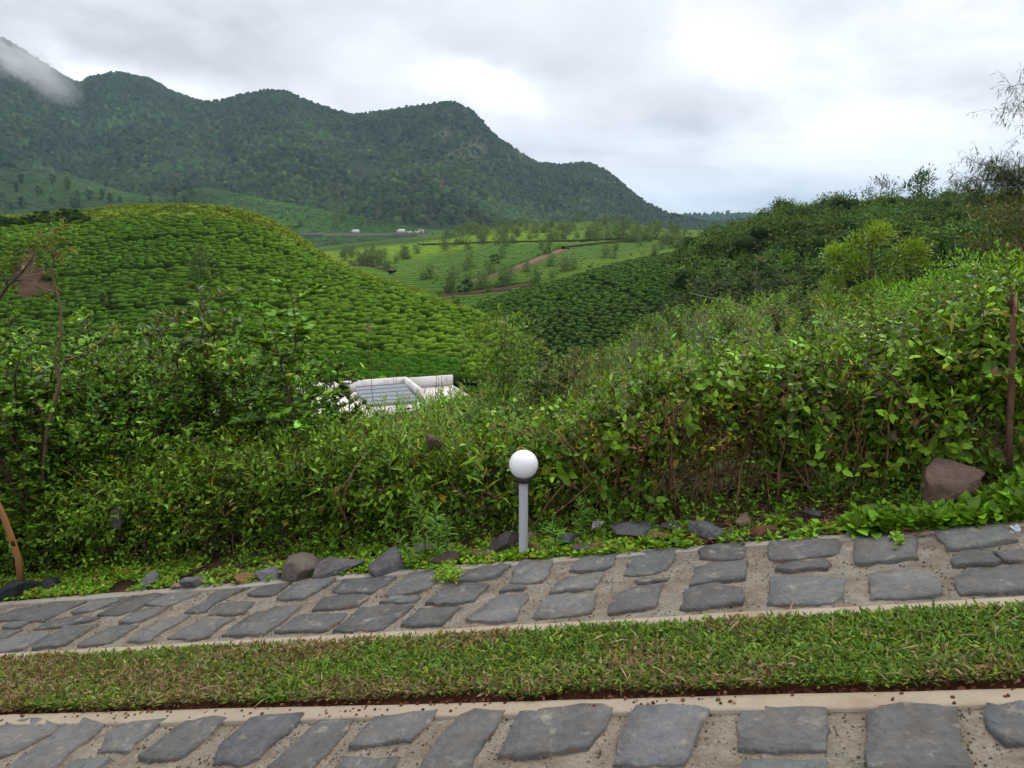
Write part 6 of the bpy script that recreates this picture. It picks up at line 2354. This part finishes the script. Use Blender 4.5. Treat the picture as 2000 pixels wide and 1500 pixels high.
# pale flowers on top of the hedge
mb = MB()
n = 420
px = np.concatenate([rv.normal(c, 35, n // 7) for c in (1150, 1210, 1290, 1420, 1460, 1560, 1120)])
n = len(px)
s = col_to_s(px, HT)
P = pl(s, rv.uniform(.5, 1.1, n))
P[:, 2] += hedge_h(px, HT) * rv.uniform(.96, 1.10, n)
cl_ = rv.normal(0, 1, (n, 3))
add_leaves(mb, P, cl_, rv.uniform(.012, .026, n), .8, pal(n, [(.48, .42, .40), (.40, .30, .34), (.30, .22, .14)], (3, 2, 2), rv), LEAF2, rng=rv)
tag(mb.obj('flowers', M_LEAF, hedge, loc=tuple(-hl)), kind='stuff')

# arching grass stalk over the scrub
Ya = 9.5
pts = [(1345, 572), (1380, 580), (1420, 586), (1455, 600), (1490, 625), (1520, 655), (1550, 690)]
mb = MB()
P = np.array([at(x, y, Ya) for x, y in pts])
g = down(LAND, P[-1][0], P[-1][1])
P = np.r_[P, [[P[-1][0] + .08, P[-1][1], g.z]]]
tube(mb, P, np.linspace(.004, .007, len(P)), (.27, .27, .15), 5)
tag(mb.obj('grass_stalk', M_BARK), 'long pale stalk arching over the scrub behind the hedge', 'stalk')

# ------------------------------------------------------------------ bamboo at the right edge against the sky


def bamboo(label, Y, base_px, culms, n_leaf, leaf, cols, wts):
    gx_ = at(base_px[0], base_px[1], Y)
    g = down(['hillside', 'ground', 'wooded_hill'], gx_[0], gx_[1])
    b0 = np.array([gx_[0], gx_[1], g.z])
    t = thing('bamboo', label, 'bamboo', tuple(b0))
    mb = MB()
    LP, LD = [], []
    for pts, lo in culms:
        P = np.array([at(x, y, Y + rv.normal(0, .15)) - b0 for x, y in pts])
        P = np.r_[[P[0] * 0], P]
        k = np.linspace(0, 1, len(P))
        q = np.linspace(0, 1, 30)
        PP = hermite(k, P, q)
        tube(mb, PP, np.linspace(.03, .006, 30) * Y / 24, (.09, .10, .045), 5)
        m = n_leaf // len(culms)
        for w_ in rv.uniform(lo, 1, m // 8):
            p = np.array([np.interp(w_, q, PP[:, j]) for j in range(3)])
            d = rv.normal(0, 1, 3) * [1, 1, .6]
            d /= np.linalg.norm(d)
            ln = rv.uniform(.2, 1.0) * Y / 24
            e = p + d * ln
            tube(mb, np.array([p, (p + e) / 2 + [0, 0, .04], e]), .004 * Y / 24, (.08, .09, .04), 3, cap=False)
            for j in range(8):
                LP.append(p + (e - p) * rv.uniform(.2, 1.05))
                LD.append(d * .4 + rv.normal(0, .5, 3) + [0, 0, -.45])
    mb.obj('culms', M_BARK, t)
    mb = MB()
    n = len(LP)
    add_leaves(mb, LP, np.array(LD), leaf * rv.uniform(.6, 1.2, n), .22, pal(n, cols, wts, rv), LEAF2, rng=rv)
    mb.obj('leaves', M_LEAF, t)


BC = ((.07, .105, .04), (.10, .14, .055), (.045, .065, .028))
bamboo('airy bamboo clump standing against the sky above the right end of the wooded hill', 24.0, (2030, 560),
       [([(2020, 450), (1990, 370), (1950, 330), (1905, 318)], .5), ([(2025, 450), (2000, 380), (1960, 350), (1900, 352), (1872, 368)], .5), ([(2030, 450), (2010, 380), (1975, 345), (1930, 312)], .5),
        ([(2030, 450), (2005, 390), (1960, 370), (1915, 375)], .5), ([(2040, 450), (2020, 390), (1990, 350), (1960, 335)], .4), ([(2050, 450), (2030, 380), (2005, 340), (1985, 322)], .4), ([(2010, 460), (1990, 400), (1950, 385), (1890, 384)], .5)],
       4600, .23, BC, (2, 2, 1))
bamboo('hanging bamboo spray high at the right edge against the sky', 11.0, (2160, 700),
       [([(2150, 480), (2120, 280), (2075, 190), (2030, 165), (1990, 165), (1968, 172)], .55), ([(2150, 480), (2125, 300), (2080, 220), (2030, 185), (1995, 200), (1975, 215), (1962, 222)], .62), ([(2160, 480), (2140, 330), (2090, 250), (2040, 250), (2005, 262)], .6)],
       560, .10, BC, (2, 2, 1))

# ------------------------------------------------------------------ air
hz, Nh = new_mat('haze')
vp = Nh.n('ShaderNodeVolumePrincipled', ins={'Color': (.52, .75, 1.0, 1), 'Density': 0.00011, 'Anisotropy': 0.0})
ho = Nh.n('ShaderNodeOutputMaterial')
hz.node_tree.links.new(vp.outputs[0], ho.inputs['Volume'])
mb = MB()
box(mb, (0, 4700, 180), np.eye(3), (9400, 5400, 260), (1, 1, 1))
hob = mb.obj('haze', hz)
tag(hob, 'thin pale haze over the whole valley', kind='stuff')

# drifting cloud wisp on the shoulder of the peak at the left
mm_, Nm = new_mat('mist')
oc = Nm.n('ShaderNodeTexCoord').outputs['Object']
ln_ = Nm.vmath('LENGTH', oc, out=1)
fall = Nm.math('SUBTRACT', 1.0, ln_, clamp=True)
nzz = Nm.math('SUBTRACT', Nm.noise(oc, 2.2, 5, 0.6), 0.36, clamp=True)
dn = Nm.math('MULTIPLY', Nm.math('MULTIPLY', fall, nzz), 0.13)
vm = Nm.n('ShaderNodeVolumePrincipled', ins={'Color': (.97, .97, 1.0, 1), 'Density': dn})
om = Nm.n('ShaderNodeOutputMaterial')
mm_.node_tree.links.new(vm.outputs[0], om.inputs['Volume'])
mb = MB()
mb.add(ICO_V, ICO_T, (1, 1, 1))
mo = mb.obj('mist', mm_, loc=tuple(at(45, 128, 1290)))
mo.scale = (105, 70, 62)
mo.rotation_euler = (0, math.radians(38), 0)
tag(mo, 'wisp of cloud hanging on the shoulder of the peak at the left', kind='stuff')
